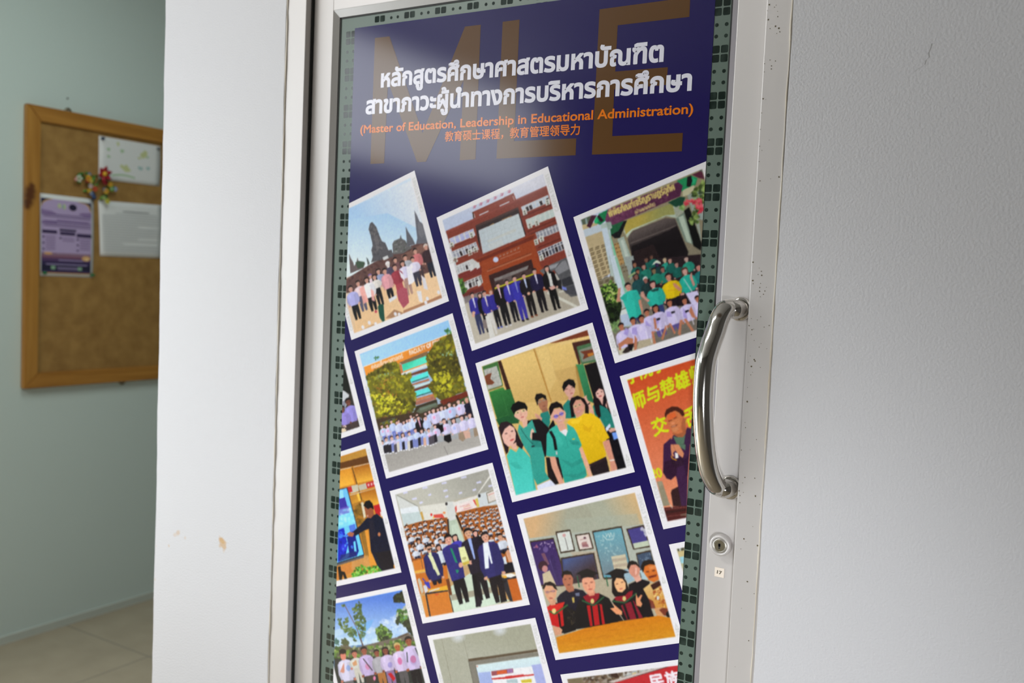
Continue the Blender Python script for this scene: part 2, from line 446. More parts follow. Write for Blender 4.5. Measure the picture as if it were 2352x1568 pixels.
from_bm('hairline_crack', bm, mat('crack_grey', (0.33, 0.33, 0.32), 0.9), wall_front)
# ------------------------------------------------------------ lettering: font outlines filled and thickened
def text_loops(s, size=1.0, space=1.0):
    c = bpy.data.curves.new('lettering', 'FONT')
    c.body = s; c.size = size; c.fill_mode = 'NONE'; c.space_character = space
    c.resolution_u = 5
    o = bpy.data.objects.new('lettering', c); COL.objects.link(o)
    me = o.to_mesh()
    adj = {}
    for e in me.edges:
        a, b = e.vertices; adj.setdefault(a, []).append(b); adj.setdefault(b, []).append(a)
    co = [(v.co.x, v.co.y) for v in me.vertices]
    seen, loops = set(), []
    for s0 in adj:
        if s0 in seen: continue
        lp, cur, prev = [], s0, None
        while cur is not None and cur not in seen:
            seen.add(cur); lp.append(co[cur])
            nx = [n for n in adj[cur] if n not in seen]
            prev, cur = cur, (nx[0] if nx else None)
        if len(lp) > 2: loops.append(lp)
    o.to_mesh_clear(); bpy.data.objects.remove(o); bpy.data.curves.remove(c)
    return loops
def sarea(l): return .5 * sum(a[0] * b[1] - b[0] * a[1] for a, b in zip(l, l[1:] + l[:1]))
def inside(p, l):
    r = False
    for (x0, y0), (x1, y1) in zip(l, l[1:] + l[:1]):
        if (y0 > p[1]) != (y1 > p[1]) and p[0] < (x1 - x0) * (p[1] - y0) / (y1 - y0) + x0: r = not r
    return r
def fill_text(bm, loops, to3, bold=0.0):
    """to3 maps glyph coordinates to a 3D point; bold = half width of the outline ribbon in glyph units"""
    # the winding that most area shares is the outer one
    pos = max((abs(sarea(l)), sarea(l)) for l in loops)[1] > 0
    outer = [l for l in loops if (sarea(l) > 0) == pos]
    holes = [l for l in loops if (sarea(l) > 0) != pos]
    own = {i: [] for i in range(len(outer))}
    for h in holes:
        c = [i for i, o in enumerate(outer) if inside(h[0], o)]
        if c: own[min(c, key=lambda i: abs(sarea(outer[i])))].append(h)
    def fat(l, w):
        """outline moved outwards by w (holes shrink)"""
        if not w: return l
        l = [p for k, p in enumerate(l) if math.hypot(p[0] - l[k - 1][0], p[1] - l[k - 1][1]) > 1e-5]
        sg = 1 if pos else -1; out = []
        for k in range(len(l)):
            p, c, n = l[k - 1], l[k], l[(k + 1) % len(l)]
            d1 = Vector((c[0] - p[0], c[1] - p[1])).normalized(); d2 = Vector((n[0] - c[0], n[1] - c[1])).normalized()
            n1 = Vector((d1.y, -d1.x)) * sg; n2 = Vector((d2.y, -d2.x)) * sg
            m = n1 + n2
            if m.length < .2: m = n1
            m.normalize(); f = w / max(.6, m.dot(n1))
            out.append((c[0] + m.x * f, c[1] + m.y * f))
        return out
    for i, o in enumerate(outer):
        rings = []
        for r in [o] + own[i]:
            q = fat(r, bold)
            if r is o or sarea(q) * sarea(r) > 0: rings.append(q)
        flat = [p for r in rings for p in r]
        vs = []
        for p in flat:
            q = to3(*p); vs.append(bm.verts.new((q[0], q[1] - 6e-6 * (i % 7), q[2])))
        tri = tessellate_polygon([[Vector((p[0], p[1], 0)) for p in r] for r in rings])
        want = abs(sarea(rings[0])) - sum(abs(sarea(r)) for r in rings[1:])
        got = sum(abs(sarea([flat[k] for k in t])) for t in tri)
        if bold and abs(got - want) > .04 * want:      # a thickened outline that crosses itself: thicken less
            for v in vs: bm.verts.remove(v)
            fill_text(bm, [o] + own[i], to3, 0)
            n = 0
            for l in [o] + own[i]:
                for (x0, y0), (x1, y1) in zip(l, l[1:] + l[:1]):
                    d = math.hypot(x1 - x0, y1 - y0)
                    if d < 1e-5: continue
                    n += 1
                    nx, ny = (y1 - y0) / d * bold, -(x1 - x0) / d * bold; ex, ey = nx * 0 + (x1 - x0) / d * bold * .6, (y1 - y0) / d * bold * .6
                    q4 = [to3(*p) for p in ((x0 + nx - ex, y0 + ny - ey), (x1 + nx + ex, y1 + ny + ey), (x1 - nx + ex, y1 - ny + ey), (x0 - nx - ex, y0 - ny - ey))]
                    bm.faces.new([bm.verts.new((p[0], p[1] - 5e-5 - 4e-6 * (n % 11), p[2])) for p in q4])
            continue
        for t in tri:
            try: bm.faces.new([vs[k] for k in t])
            except ValueError: pass
def flat_text(name, s, p0, p1, height, y, m, parent, bold=0.0, size_y=None, space=1.0):
    """line of lettering on a wall-parallel plane: p0, p1 = (x, z) ends of its baseline, height = z per glyph unit"""
    loops = text_loops(s, 1.0, space)
    xs = [p[0] for l in loops for p in l]
    a, b = min(xs), max(xs)
    dx, dz = p1[0] - p0[0], p1[1] - p0[1]
    L = math.hypot(dx, dz); ux, uz = dx / L, dz / L
    k = L / (b - a)
    bm = bmesh.new()
    fill_text(bm, loops, lambda gx, gy: (p0[0] + ux * (gx - a) * k - uz * gy * height, y, p0[1] + uz * (gx - a) * k + ux * gy * height), bold)
    return from_bm(name, bm, m, parent)

# ------------------------------------------------------------ poster of photographs on the door glass
ROUGH = 0.13
def gloss(name, c):
    return mat(name, tuple(min(v * 1.1, .95) for v in lin(c)), ROUGH, spec=0.5)
PX0, PX1, PZ1, PZ0 = -1.157, -.4835, EYE.z + .444, .24
YP = YG - .0005
poster = empty('poster', (-.82, YP, PZ0), label='tall navy poster of tilted white-bordered group photographs stuck on the glass door', cat='poster')
boxes('sheet', [(PX0, PX1, YP, YG - .0002, PZ0, PZ1)], gloss('navy_print', (30, 22, 84)), poster)
m_brown = gloss('brown_print', (92, 62, 30))
def px_poly(name, polys, m, y, parent, **kw):
    bm = bmesh.new()
    for pl in polys:
        polymesh(bm, [tuple(at_y(u, v, y)) for u, v in pl])
    return from_bm(name, bm, m, parent, **kw)
def c5(*p): return [(780 + p[i] / 3.733, p[i + 1] / 3.733) for i in range(0, len(p), 2)]
def c6(*p): return [(1200 + p[i] / 3.36, p[i + 1] / 3.36) for i in range(0, len(p), 2)]
YL = YP - .00015
px_poly('letter', [c5(264, 1405, 303, 325, 428, 312, 712, 1140, 1075, 228, 1210, 212, 1165, 1366, 1030, 1374, 1062, 690, 740, 1386, 664, 1390, 415, 700, 382, 1400)], m_brown, YL, poster, label='large brown letter M')
px_poly('letter', [c5(1398, 187, 1543, 168, 1497, 1210) + [(1323.5, 317.5), (1322, 356.5)] + c5(1345, 1360)], m_brown, YL, poster, label='large brown letter L')
px_poly('letter', [c6(595, 72, 1295, -22, 1288, 130, 735, 195, 716, 552, 1122, 518, 1112, 655, 708, 690, 693, 1050, 1238, 1025, 1230, 1167, 536, 1193)], m_brown, YL, poster, label='large brown letter E')
YT = YP - .0003
m_white = gloss('white_print', (226, 226, 240)); m_orange = gloss('orange_print', (228, 120, 24))
def xz(u, v): 
    p = at_y(u, v, YT); return (p.x, p.z)
def title(name, s, a, b, m, h, bold, **kw):
    pa, pb = xz(*a), xz(*b); z = (pa[1] + pb[1]) / 2
    return flat_text(name, s, (pa[0], z), (pb[0], z), h, YT, m, poster, bold, **kw)
title('title_lettering', 'หลักสูตรศึกษาศาสตรมหาบัณฑิต', (876, 199), (1521.5, 140), m_white, .0400, .038)
title('title_lettering', 'สาขาภาวะผู้นำทางการบริหารการศึกษา', (841, 261.5), (1586, 205.5), m_white, .0400, .038)
title('subtitle_lettering', '(Master of Education, Leadership in Educational Administration)', (828, 306), (1591, 260), m_orange, .0200, .020)
title('subtitle_lettering', '教育硕士课程，教育管理领导力', (1022, 322), (1331, 308), m_orange, .0182, .016)

# ------------------------------------------------------------ the printed photographs
PA = math.radians(20.75); PW, PH = .229, .2372
PU = (math.cos(PA), math.sin(PA)); PV = (math.sin(PA), -math.cos(PA))
M_PRINT = bpy.data.materials.new('glossy_photo_print')
M_PRINT.use_nodes = True
_b = M_PRINT.node_tree.nodes['Principled BSDF']
_a = M_PRINT.node_tree.nodes.new('ShaderNodeVertexColor'); _a.layer_name = 'ink'
M_PRINT.node_tree.links.new(_a.outputs['Color'], _b.inputs['Base Color'])
_b.inputs['Roughness'].default_value = ROUGH
RES = 260
class Art:
    """a picture drawn in the print's own rectangle; coordinates are given in a frame o = (x, y, scale) of tracing units"""
    def __init__(s, tl, o=(0, 0, 1)):
        s.tl = tl
        s.h = int(RES * PH / PW)
        s.c = np.ones((s.h, RES, 3), np.float32) * np.array((229, 227, 232), np.float32)
        s.o = o; s.clip = None
        s.yy, s.xx = np.mgrid[0:s.h, 0:RES].astype(np.float32) + .5
    def q(s, x, y):
        p = at_y(s.o[0] + x / s.o[2], s.o[1] + y / s.o[2], YP)
        dx, dz = p.x - s.tl[0], p.z - EYE.z - s.tl[1]
        return ((dx * PU[0] + dz * PU[1]) / PW * RES, (dx * PV[0] + dz * PV[1]) / PW * RES)
    def pts(s, p): return [s.q(p[i], p[i + 1]) for i in range(0, len(p), 2)]
    def mask(s, P):
        xs = [p[0] for p in P]; ys = [p[1] for p in P]
        x0, x1 = max(int(min(xs)) - 1, 0), min(int(max(xs)) + 2, RES)
        y0, y1 = max(int(min(ys)) - 1, 0), min(int(max(ys)) + 2, s.h)
        if x1 <= x0 or y1 <= y0: return None
        X = s.xx[y0:y1, x0:x1]; Y = s.yy[y0:y1, x0:x1]
        acc = np.zeros(X.shape, np.float32)
        for oy in (-.25, .25):
            for ox in (-.25, .25):
                m = np.zeros(X.shape, bool)
                xx, yy = X + ox, Y + oy
                for (ax, ay), (bx, by) in zip(P, P[1:] + P[:1]):
                    if ay == by: continue
                    m ^= ((ay > yy) != (by > yy)) & (xx < (bx - ax) * (yy - ay) / (by - ay) + ax)
                acc += m
        return (slice(y0, y1), slice(x0, x1)), acc / 4
    def put(s, P, col, a=1.0):
        r = s.mask(P)
        if r is None: return
        sl, m = r
        m = m * a
        if s.clip is not None: m = m * s.clip[sl]
        if callable(col): c = col(s.xx[sl], s.yy[sl])
        else: c = np.array(col, np.float32)
        s.c[sl] = s.c[sl] * (1 - m[..., None]) + c * m[..., None]
    def inner(s, c0, c1=None):
        """the picture inside the white border, filled with a ground colour (c0 at its top running to c1 at its foot)"""
        u0, u1, v0, v1 = .046 * RES, .947 * RES, .037 * s.h, .957 * s.h
        R = [(u0, v0), (u1, v0), (u1, v1), (u0, v1)]
        r = s.mask(R)
        s.clip = np.zeros((s.h, RES), np.float32); s.clip[r[0]] = r[1]
        a, b = np.array(c0, np.float32), np.array(c1 or c0, np.float32)
        s.put(R, lambda X, Y: a + (b - a) * np.clip((Y - v0) / (v1 - v0), 0, 1)[..., None])
    def M(s, x, y, r, shirt, legs=None, skin=(205, 158, 136), hair=(38, 30, 32), long=False, body=4.2, leg=5.0, wide=2.1, shoes=None, inner=None, arms=True, lean=0.0):
        """a small standing figure: (x, y) its head, r the head's half height"""
        dx, dy = DOWN[0] + lean, DOWN[1]; rx, ry = RIGHT
        f = lambda a, b: (x + (a * rx + b * dx) * r, y + (a * ry + b * dy) * r)
        def pl(c, *ab, al=1.0):
            o = []
            for k in range(0, len(ab), 2): o += f(ab[k], ab[k + 1])
            s.P(c, *o, a=al)
        w = wide
        if legs:
            t = body + .6
            pl(legs, -w * .62, t, w * .62, t, w * .66, t + leg * .5, w * .55, t + leg, w * .15, t + leg, 0, t + leg * .35, -w * .15, t + leg, -w * .55, t + leg, -w * .66, t + leg * .5)
            if shoes:
                for q in (-.35, .4): s.E(shoes, *f(w * q, t + leg + .15), r * .62, r * .36)
        if long: pl(hair, -1.0, -.7, -.6, -1.2, .6, -1.2, 1.0, -.7, 1.1, 1.9, .5, 2.3, -.5, 2.3, -1.1, 1.9)
        pl(skin, -.45, .7, .45, .7, .5, 1.7, -.5, 1.7)
        if arms:
            dk = tuple(v * .9 for v in shirt)
            pl(dk, -w * .72, 1.7, -w * 1.05, 2.2, -w * 1.22, body * .8, -w * 1.0, body + .4, -w * .7, body + .3)
            pl(dk, w * .72, 1.7, w * 1.05, 2.2, w * 1.22, body * .8, w * 1.0, body + .4, w * .7, body + .3)
            for q in (-.95, .95): s.E(skin, *f(w * q, body + .75), r * .38)
        pl(shirt, -.5, 1.2, .5, 1.2, w * .8, 1.6, w * .95, 2.3, w * .72, body + .9, -w * .72, body + .9, -w * .95, 2.3, -w * .8, 1.6)
        pl(tuple(v * .84 for v in shirt), w * .2, 2.2, w * .9, 1.9, w * .72, body + .9, w * .1, body + .9, w * .35, 3.2, al=.55)
        pl(tuple(min(255, v * 1.10 + 4) for v in shirt), -w * .6, 1.9, -w * .2, 1.7, -w * .3, 3.2, -w * .62, 3.4, al=.5)
        if inner: pl(inner, -.4, 1.2, .4, 1.2, .22, body * .75, -.12, body * .75)
        if not long: pl(hair, -.95, -.1, -.85, -.9, -.3, -1.3, .4, -1.3, .9, -.85, .95, -.1)
        pl(skin, -.78, -.35, -.3, -.62, .35, -.62, .78, -.35, .74, .35, .38, .95, -.38, .95, -.74, .35)
        d2 = tuple(v * .62 for v in skin)
        if r > 9:
            for q in (-.33, .36): s.E(d2, *f(q, -.02), r * .17, r * .10)
            s.E((150, 84, 80), *f(0, .52), r * .24, r * .08)
            s.E(tuple(min(255, v * 1.08) for v in skin), *f(.02, .2), r * .12, r * .2)
    def P(s, col, *p, a=1.0): s.put(s.pts(p), col, a)
    def G(s, c0, c1, x0, y0, x1, y1, *p, a=1.0):
        """polygon whose ink runs from c0 at (x0, y0) to c1 at (x1, y1)"""
        A, B = s.q(x0, y0), s.q(x1, y1); d = (B[0] - A[0], B[1] - A[1]); L = d[0] ** 2 + d[1] ** 2
        c0, c1 = np.array(c0, np.float32), np.array(c1, np.float32)
        def f(X, Y):
            t = np.clip(((X - A[0]) * d[0] + (Y - A[1]) * d[1]) / L, 0, 1)[..., None]
            return c0 * (1 - t) + c1 * t
        s.put(s.pts(p), f, a)
    def E(s, col, x, y, rx, ry=None, rot=0.0, a=1.0, n=16):
        ry = ry or rx; c, sn = math.cos(math.radians(rot)), math.sin(math.radians(rot))
        p = []
        for k in range(n):
            u, v = rx * math.cos(2 * math.pi * k / n), ry * math.sin(2 * math.pi * k / n)
            p += [x + u * c - v * sn, y + u * sn + v * c]
        s.P(col, *p, a=a)
    def L(s, col, w, *p, a=1.0):
        for i in range(0, len(p) - 2, 2):
            x0, y0, x1, y1 = p[i:i + 4]; d = math.hypot(x1 - x0, y1 - y0) or 1
            nx, ny = (y1 - y0) / d * w / 2, -(x1 - x0) / d * w / 2
            s.P(col, x0 + nx, y0 + ny, x1 + nx, y1 + ny, x1 - nx, y1 - ny, x0 - nx, y0 - ny, a=a)
    def S(s, cols, n, size, seed, *p, a=.85, asp=.6, rot=None):
        """leaf-like dabs scattered over an outline"""
        r = random.Random(seed); xs, ys = p[0::2], p[1::2]; lp = list(zip(xs, ys)); k = 0
        while k < n:
            x, y = r.uniform(min(xs), max(xs)), r.uniform(min(ys), max(ys))
            if inside((x, y), lp):
                z = size * r.uniform(.5, 1.4)
                s.E(r.choice(cols), x, y, z, z * asp, r.uniform(0, 180) if rot is None else rot + r.uniform(-4, 4), a, 7); k += 1
            else: k += .02
    def T(s, col, txt, x0, y0, x1, y1, h, bold=0.0, a=1.0):
        """lettering along a baseline, h = tracing units per em, measured across the baseline"""
        loops = text_loops(txt); xs = [p[0] for l in loops for p in l]; lo, hi = min(xs), max(xs)
        dx, dy = x1 - x0, y1 - y0; d = math.hypot(dx, dy)
        px_, py_ = TILT
        def f(g): 
            t = (g[0] - lo) / (hi - lo)
            return s.q(x0 + dx * t + px_ * g[1] * h, y0 + dy * t + py_ * g[1] * h)
        m = np.zeros((s.h, RES), np.float32)
        for l in loops:
            r = s.mask([f(g) for g in l])
            if r: m[r[0]] = np.abs(m[r[0]] - r[1])
        if bold:
            k = np.pad(m, 1)
            for oy, ox in ((0, 1), (1, 0), (1, 2), (2, 1)): m = np.maximum(m, k[oy:oy + s.h, ox:ox + RES] * (bold - 1) * .8)
            m = np.clip(m * bold, 0, 1)
        if s.clip is not None: m = m * s.clip
        m = (m * a)[..., None]
        s.c = s.c * (1 - m) + np.array(col, np.float32) * m
    def blur(s, n=1):
        for _ in range(n):
            for ax in (0, 1):
                p = np.pad(s.c, [(1, 1) if i == ax else (0, 0) for i in range(3)], 'edge')
                s.c = (np.take(p, range(0, s.c.shape[ax]), ax) + 2 * s.c + np.take(p, range(2, s.c.shape[ax] + 2), ax)) / 4
    def strip(s):
        """the film-strip print on the white border: wording down both sides, small triangles and 23"""
        old = s.clip; s.clip = None
        g = (176, 178, 172)
        for u, v0, v1, txt in ((.028, .93, .68, 'CANVA STORIES'), (.972, .31, .05, 'CANVA STORIES'), (.028, .36, .33, '23'), (.972, .955, .925, '23')):
            loops = text_loops(txt); xs = [p[0] for l in loops for p in l]; lo, hi = min(xs), max(xs)
            m = np.zeros((s.h, RES), np.float32)
            for l in loops:
                P = []
                for gx, gy in l:
                    tt = (gx - lo) / (hi - lo)
                    P.append((u * RES + (gy - .35) * -11, (v0 + (v1 - v0) * tt) * s.h))
                r = s.mask(P)
                if r: m[r[0]] = np.abs(m[r[0]] - r[1])
            m = (m * .75)[..., None]
            s.c = s.c * (1 - m) + np.array(g, np.float32) * m
        for u, v in ((.028, .30), (.972, .895), (.972, .60)):
            x, y = u * RES, v * s.h
            tri = [(x - 3.5, y + 6), (x + 3.5, y + 6), (x, y - 6)]
            tri2 = [(x - 2, y + 4.8), (x + 2, y + 4.8), (x, y - 3)]
            s.put(tri, g, .8); s.put(tri2, (229, 227, 232), 1)
        s.clip = old
    def build(s, label, seed=1):
        s.strip()
        s.blur(1)
        rg = np.random.default_rng(seed)
        if s.clip is not None:      # print grain and mottle of the picture
            g1 = np.kron(rg.normal(0, 1, (s.h // 4 + 1, RES // 4 + 1)), np.ones((4, 4)))[:s.h, :RES]
            g2 = np.kron(rg.normal(0, 1, (s.h // 2 + 1, RES // 2 + 1)), np.ones((2, 2)))[:s.h, :RES]
            gm = (g1 * 2.6 + g2 * 2.2) * s.clip
            for ax in (0, 1): gm = (np.roll(gm, 1, ax) + 2 * gm + np.roll(gm, -1, ax)) / 4
            s.c = s.c + gm[..., None] * (.35 + s.c / 255 * .65)
        c = np.clip(s.c + rg.normal(0, 2.0, s.c.shape[:2])[..., None], 0, 255) / 255
        c = np.where(c <= .04045, c / 12.92, ((c + .055) / 1.055) ** 2.4)
        c = np.minimum(c * 1.1, .95)
        n, h = RES // 1, s.h
        NX = 232; NY = int(NX * PH / PW)
        gx, gy = np.meshgrid(np.linspace(0, RES - 1, NX), np.linspace(0, h - 1, NY))
        x0 = np.clip(gx.astype(int), 0, RES - 2); y0 = np.clip(gy.astype(int), 0, h - 2)
        fx, fy = (gx - x0)[..., None], (gy - y0)[..., None]
        col = (c[y0, x0] * (1 - fx) + c[y0, x0 + 1] * fx) * (1 - fy) + (c[y0 + 1, x0] * (1 - fx) + c[y0 + 1, x0 + 1] * fx) * fy
        a, b = gx / (RES - 1) * PW, gy / (h - 1) * PH
        X = s.tl[0] + a * PU[0] + b * PV[0]; Z = EYE.z + s.tl[1] + a * PU[1] + b * PV[1]
        idx = np.arange(NX * NY).reshape(NY, NX)
        f = np.stack([idx[:-1, :-1], idx[1:, :-1], idx[1:, 1:], idx[:-1, 1:]], -1).reshape(-1, 4)
        xf = X.ravel()[f]; zf = Z.ravel()[f]
        f = f[(xf.max(1) > PX0) & (xf.min(1) < PX1) & (zf.max(1) > PRINT_LOW)]
        X = np.clip(X, PX0, PX1)
        used = np.unique(f); remap = np.zeros(NX * NY, int); remap[used] = np.arange(len(used)); f = remap[f]
        co = np.stack([X.ravel(), np.full(NX * NY, YP - .0003), Z.ravel()], -1)[used]
        me = bpy.data.meshes.new('photo_print')
        me.from_pydata(co.tolist(), [], f[:, ::-1].tolist())
        at = me.color_attributes.new('ink', 'FLOAT_COLOR', 'POINT')
        at.data.foreach_set('color', np.concatenate([col.reshape(-1, 3)[used], np.ones((len(used), 1))], 1).astype(np.float32).ravel())
        me.materials.append(M_PRINT)
        o = link(bpy.data.objects.new('photo_print', me), poster)
        return tag(o, label)
PRINT_LOW = .58
TILT = (-.255, -.967); DOWN = (.255, .967); RIGHT = (.93, -.36)
GRID = {'temple': (-1.2243, .106), 'red': (-.959, .106), 'green': (-.695, .107), 'far': (-1.397, -.136), 'faculty': (-1.132, -.136), 'selfie': (-.867, -.136), 'orange': (-.602, -.134),
        'screen': (-1.304, -.379), 'hall': (-1.039, -.379), 'gown': (-.773, -.377), 'edge': (-.508, -.377), 'garden': (-1.209, -.62), 'room': (-.944, -.62), 'banner': (-.679, -.62)}
SK, SKD, BLK = (208, 162, 140), (150, 100, 78), (24, 20, 24)
# --- group before temple ruins
A = Art(GRID['temple'], (780, 380, 3.823)); P, E, L, G, S = A.P, A.E, A.L, A.G, A.S
A.inner((206, 222, 244), (222, 186, 146))
G((226, 230, 240), (168, 202, 240), 640, 180, 200, 520, 80, 380, 660, 120, 760, 500, 740, 760, 60, 980)
G((172, 206, 242), (220, 234, 240), 250, 450, 230, 880, 60, 480, 420, 420, 700, 560, 740, 760, 60, 980)
P((98, 70, 68), 50, 1000, 230, 890, 300, 850, 480, 760, 640, 700, 780, 650, 880, 940, 760, 1000, 400, 1040, 60, 1120)
S([(82, 50, 48), (122, 84, 72), (70, 48, 48)], 160, 14, 3, 60, 1000, 240, 890, 480, 780, 780, 690, 860, 900, 400, 1000, 60, 1100, a=.5)
P((88, 86, 92), 256, 560, 268, 508, 288, 496, 324, 540, 346, 602, 372, 664, 402, 678, 430, 744, 458, 738, 474, 800, 278, 850, 292, 800, 280, 742, 292, 700, 272, 610)
P((112, 108, 112), 292, 540, 320, 560, 338, 640, 352, 720, 330, 760, 306, 640, a=.7)
S([(64, 62, 68), (120, 114, 114)], 60, 10, 5, 268, 520, 320, 540, 370, 670, 420, 750, 290, 800, a=.4)
P((100, 98, 100), 464, 688, 480, 660, 530, 640, 536, 606, 546, 640, 580, 660, 590, 690, 640, 720, 560, 770, 470, 780)
S([(70, 80, 70), (140, 140, 140)], 40, 9, 9, 480, 670, 560, 640, 600, 700, 560, 760, 480, 760, a=.6)
P((98, 98, 106), 580, 534, 602, 580, 640, 640, 664, 690, 590, 712, 588, 640)
P((104, 104, 114), 656, 394, 680, 440, 700, 490, 740, 520, 775, 640, 770, 680, 670, 690, 682, 640, 672, 560)
P((132, 130, 138), 690, 490, 720, 520, 745, 600, 720, 640, 690, 600, a=.5)
P((104, 92, 94), 84, 770, 100, 812, 122, 850, 130, 880, 150, 850, 158, 806, 170, 850, 200, 842, 226, 858, 210, 900, 96, 946)
P((66, 84, 68), 140, 850, 170, 836, 222, 846, 214, 890, 160, 904)
P((84, 92, 92), 236, 804, 250, 820, 266, 858, 250, 880)
P((204, 206, 208), 378, 806, 424, 788, 432, 814, 386, 832)
P((150, 110, 96), 540, 790, 720, 690, 760, 740, 560, 860, a=.5)
G((228, 190, 146), (236, 200, 160), 200, 1300, 850, 1100, 130, 1150, 900, 900, 960, 1180, 140, 1500)
P((150, 96, 70), 560, 1270, 900, 1130, 905, 1190, 560, 1310, a=.7)
P((128, 84, 62), 400, 1340, 480, 1260, 560, 1290, 540, 1330, a=.6); P((168, 122, 88), 180, 1450, 300, 1390, 330, 1400, 200, 1470, a=.7)
for x, y, r, sh, lg, kw in ((756, 716, 22, (62, 44, 50), (40, 42, 56), dict(hair=(206, 196, 190), body=5.4, leg=6.2, wide=2.0)),
    (662, 752, 21, (206, 120, 124), (72, 58, 62), dict(body=5.4, leg=6.4, wide=2.0)),
    (575, 810, 22, (176, 180, 190), (90, 80, 84), dict(body=4)), (488, 830, 20, (120, 84, 88), None, dict()),
    (640, 826, 20, (226, 220, 244), (58, 56, 72), dict(body=4.6, leg=6.6, wide=2.3)),
    (552, 862, 22, (216, 210, 238), (176, 140, 130), dict(body=5.0, leg=7.0, long=True)),
    (424, 868, 22, (80, 72, 96), None, dict(hair=(230, 226, 228), skin=(226, 220, 220))),
    (340, 930, 22, (150, 160, 196), None, dict(long=True)), (270, 972, 18, (226, 204, 214), None, dict(hair=(120, 96, 150))),
    (484, 896, 24, (156, 62, 76), (170, 70, 84), dict(body=5, leg=5.5, hair=(60, 40, 42))),
    (396, 928, 23, (226, 160, 170), (30, 28, 36), dict(body=5.8, leg=4.4, wide=1.9)),
    (306, 980, 21, (226, 220, 216), (28, 26, 34), dict(body=3.8, leg=7.6, long=True)),
    (162, 1034, 22, (234, 206, 212), (90, 88, 112), dict(body=4.2, leg=6.4)),
    (238, 1006, 22, (238, 236, 244), (24, 24, 30), dict(body=6, leg=5.8, long=True, wide=2.3)),
    (98, 1082, 24, (178, 178, 232), (22, 22, 28), dict(body=5.2, leg=5.6, wide=2.0))):
    A.M(x, y, r, sh, lg, skin=kw.pop('skin', (206, 156, 140)), **kw)
P((240, 168, 160), 176, 1080, 214, 1050, 226, 1100, 256, 1190, 212, 1212, a=.9); P((240, 172, 166), 274, 1080, 300, 1100, 312, 1190, 284, 1180, a=.9)
P((228, 226, 240), 520, 920, 566, 960, 570, 1010, 540, 980); P((232, 230, 246), 586, 890, 626, 880, 660, 1010, 640, 1030, 606, 1046)
P((218, 214, 222), 716, 960, 752, 990, 776, 1090, 740, 1080); P((228, 224, 228), 676, 1100, 716, 1098, 730, 1200, 700, 1190)
P((172, 84, 100), 500, 1100, 560, 1066, 592, 1080, 610, 1200, 560, 1250, 516, 1180); P((220, 220, 226), 430, 1170, 496, 1136, 504, 1160, 440, 1200)
P((32, 78, 64), 336, 1236, 352, 1214, 386, 1214, 398, 1360, 380, 1374, 352, 1330); E((190, 70, 90), 320, 1280, 12)
for x, y in ((490, 1300), (524, 1306), (756, 1200), (770, 1166), (868, 1110), (262, 1376), (318, 1388), (206, 1416)): E((226, 224, 232), x, y, 13, 18, -20)
A.build('printed photograph of a tour group before temple ruins', 1)

# --- red office building
A = Art(GRID['red'], (1000, 370, 6.533)); P, E, L, G, S = A.P, A.E, A.L, A.G, A.S
A.inner((204, 208, 228), (176, 168, 152))
G((214, 214, 228), (186, 196, 222), 900, 400, 900, 800, 110, 880, 1630, 200, 1700, 420, 150, 1080)
BR, BRD, BRL, BRO = (128, 58, 46), (98, 44, 38), (146, 70, 54), (150, 66, 36)
P(BR, 160, 1052, 575, 868, 556, 768, 1176, 484, 1212, 580, 1664, 374, 1990, 1420, 1640, 1900, 460, 2000)
P((146, 72, 62), 160, 1052, 1664, 374, 1672, 400, 166, 1085, a=.6)
P(BRL, 570, 780, 1176, 495, 1200, 570, 590, 850, a=.5); P((70, 50, 40), 556, 768, 572, 770, 592, 850, 572, 860)
L((206, 206, 216), 16, 660, 812, 800, 752); L((206, 206, 216), 16, 966, 676, 1112, 612); L((214, 200, 200), 8, 584, 790, 598, 852); L((214, 200, 200), 8, 1164, 528, 1188, 588)
for i, t in enumerate(((590, 690), (686, 646), (790, 602), (900, 556), (1000, 506), (1110, 462))):
    x, y = t
    for q in ((-26, -10, 30, -22), (-20, 14, 26, -6), (0, -26, 8, 22), (-24, 20, 14, 4)): L((176, 70, 96), 8, x + q[0], y + q[1], x + q[2], y + q[3], a=.8)
    L((206, 206, 214), 4, x - 26, y + 24, x - 24, y + 60); L((206, 206, 214), 4, x + 28, y + 4, x + 32, y + 40)
P((52, 40, 42), 606, 968, 1238, 694, 1360, 1105, 1330, 1100, 1246, 790, 650, 1040, 700, 1390, 640, 1200)
P((74, 52, 50), 606, 968, 1238, 694, 1246, 724, 612, 1000); P((150, 112, 68), 740, 1018, 880, 950, 888, 938, 870, 930); P((156, 116, 76), 990, 900, 1150, 830, 1140, 816, 1000, 876)
G((186, 196, 204), (196, 206, 212), 700, 1100, 1300, 900, 648, 1040, 890, 940, 1246, 786, 1350, 1126, 716, 1390)
for k in range(1, 6): L((168, 176, 180), 4, 648 + k * 14, 1040 + k * 68 - 10, 1246 + k * 20, 786 + k * 66, a=.7)
for k in range(1, 11): L((172, 182, 186), 4, 648 + k * 60, 1040 - k * 25, 716 + k * 63, 1388 - k * 26, a=.6)
P((202, 200, 190), 780, 1190, 1200, 1010, 1216, 1050, 790, 1226, a=.45); P((206, 206, 200), 790, 1250, 1000, 1170, 1030, 1260, 830, 1340, a=.35)
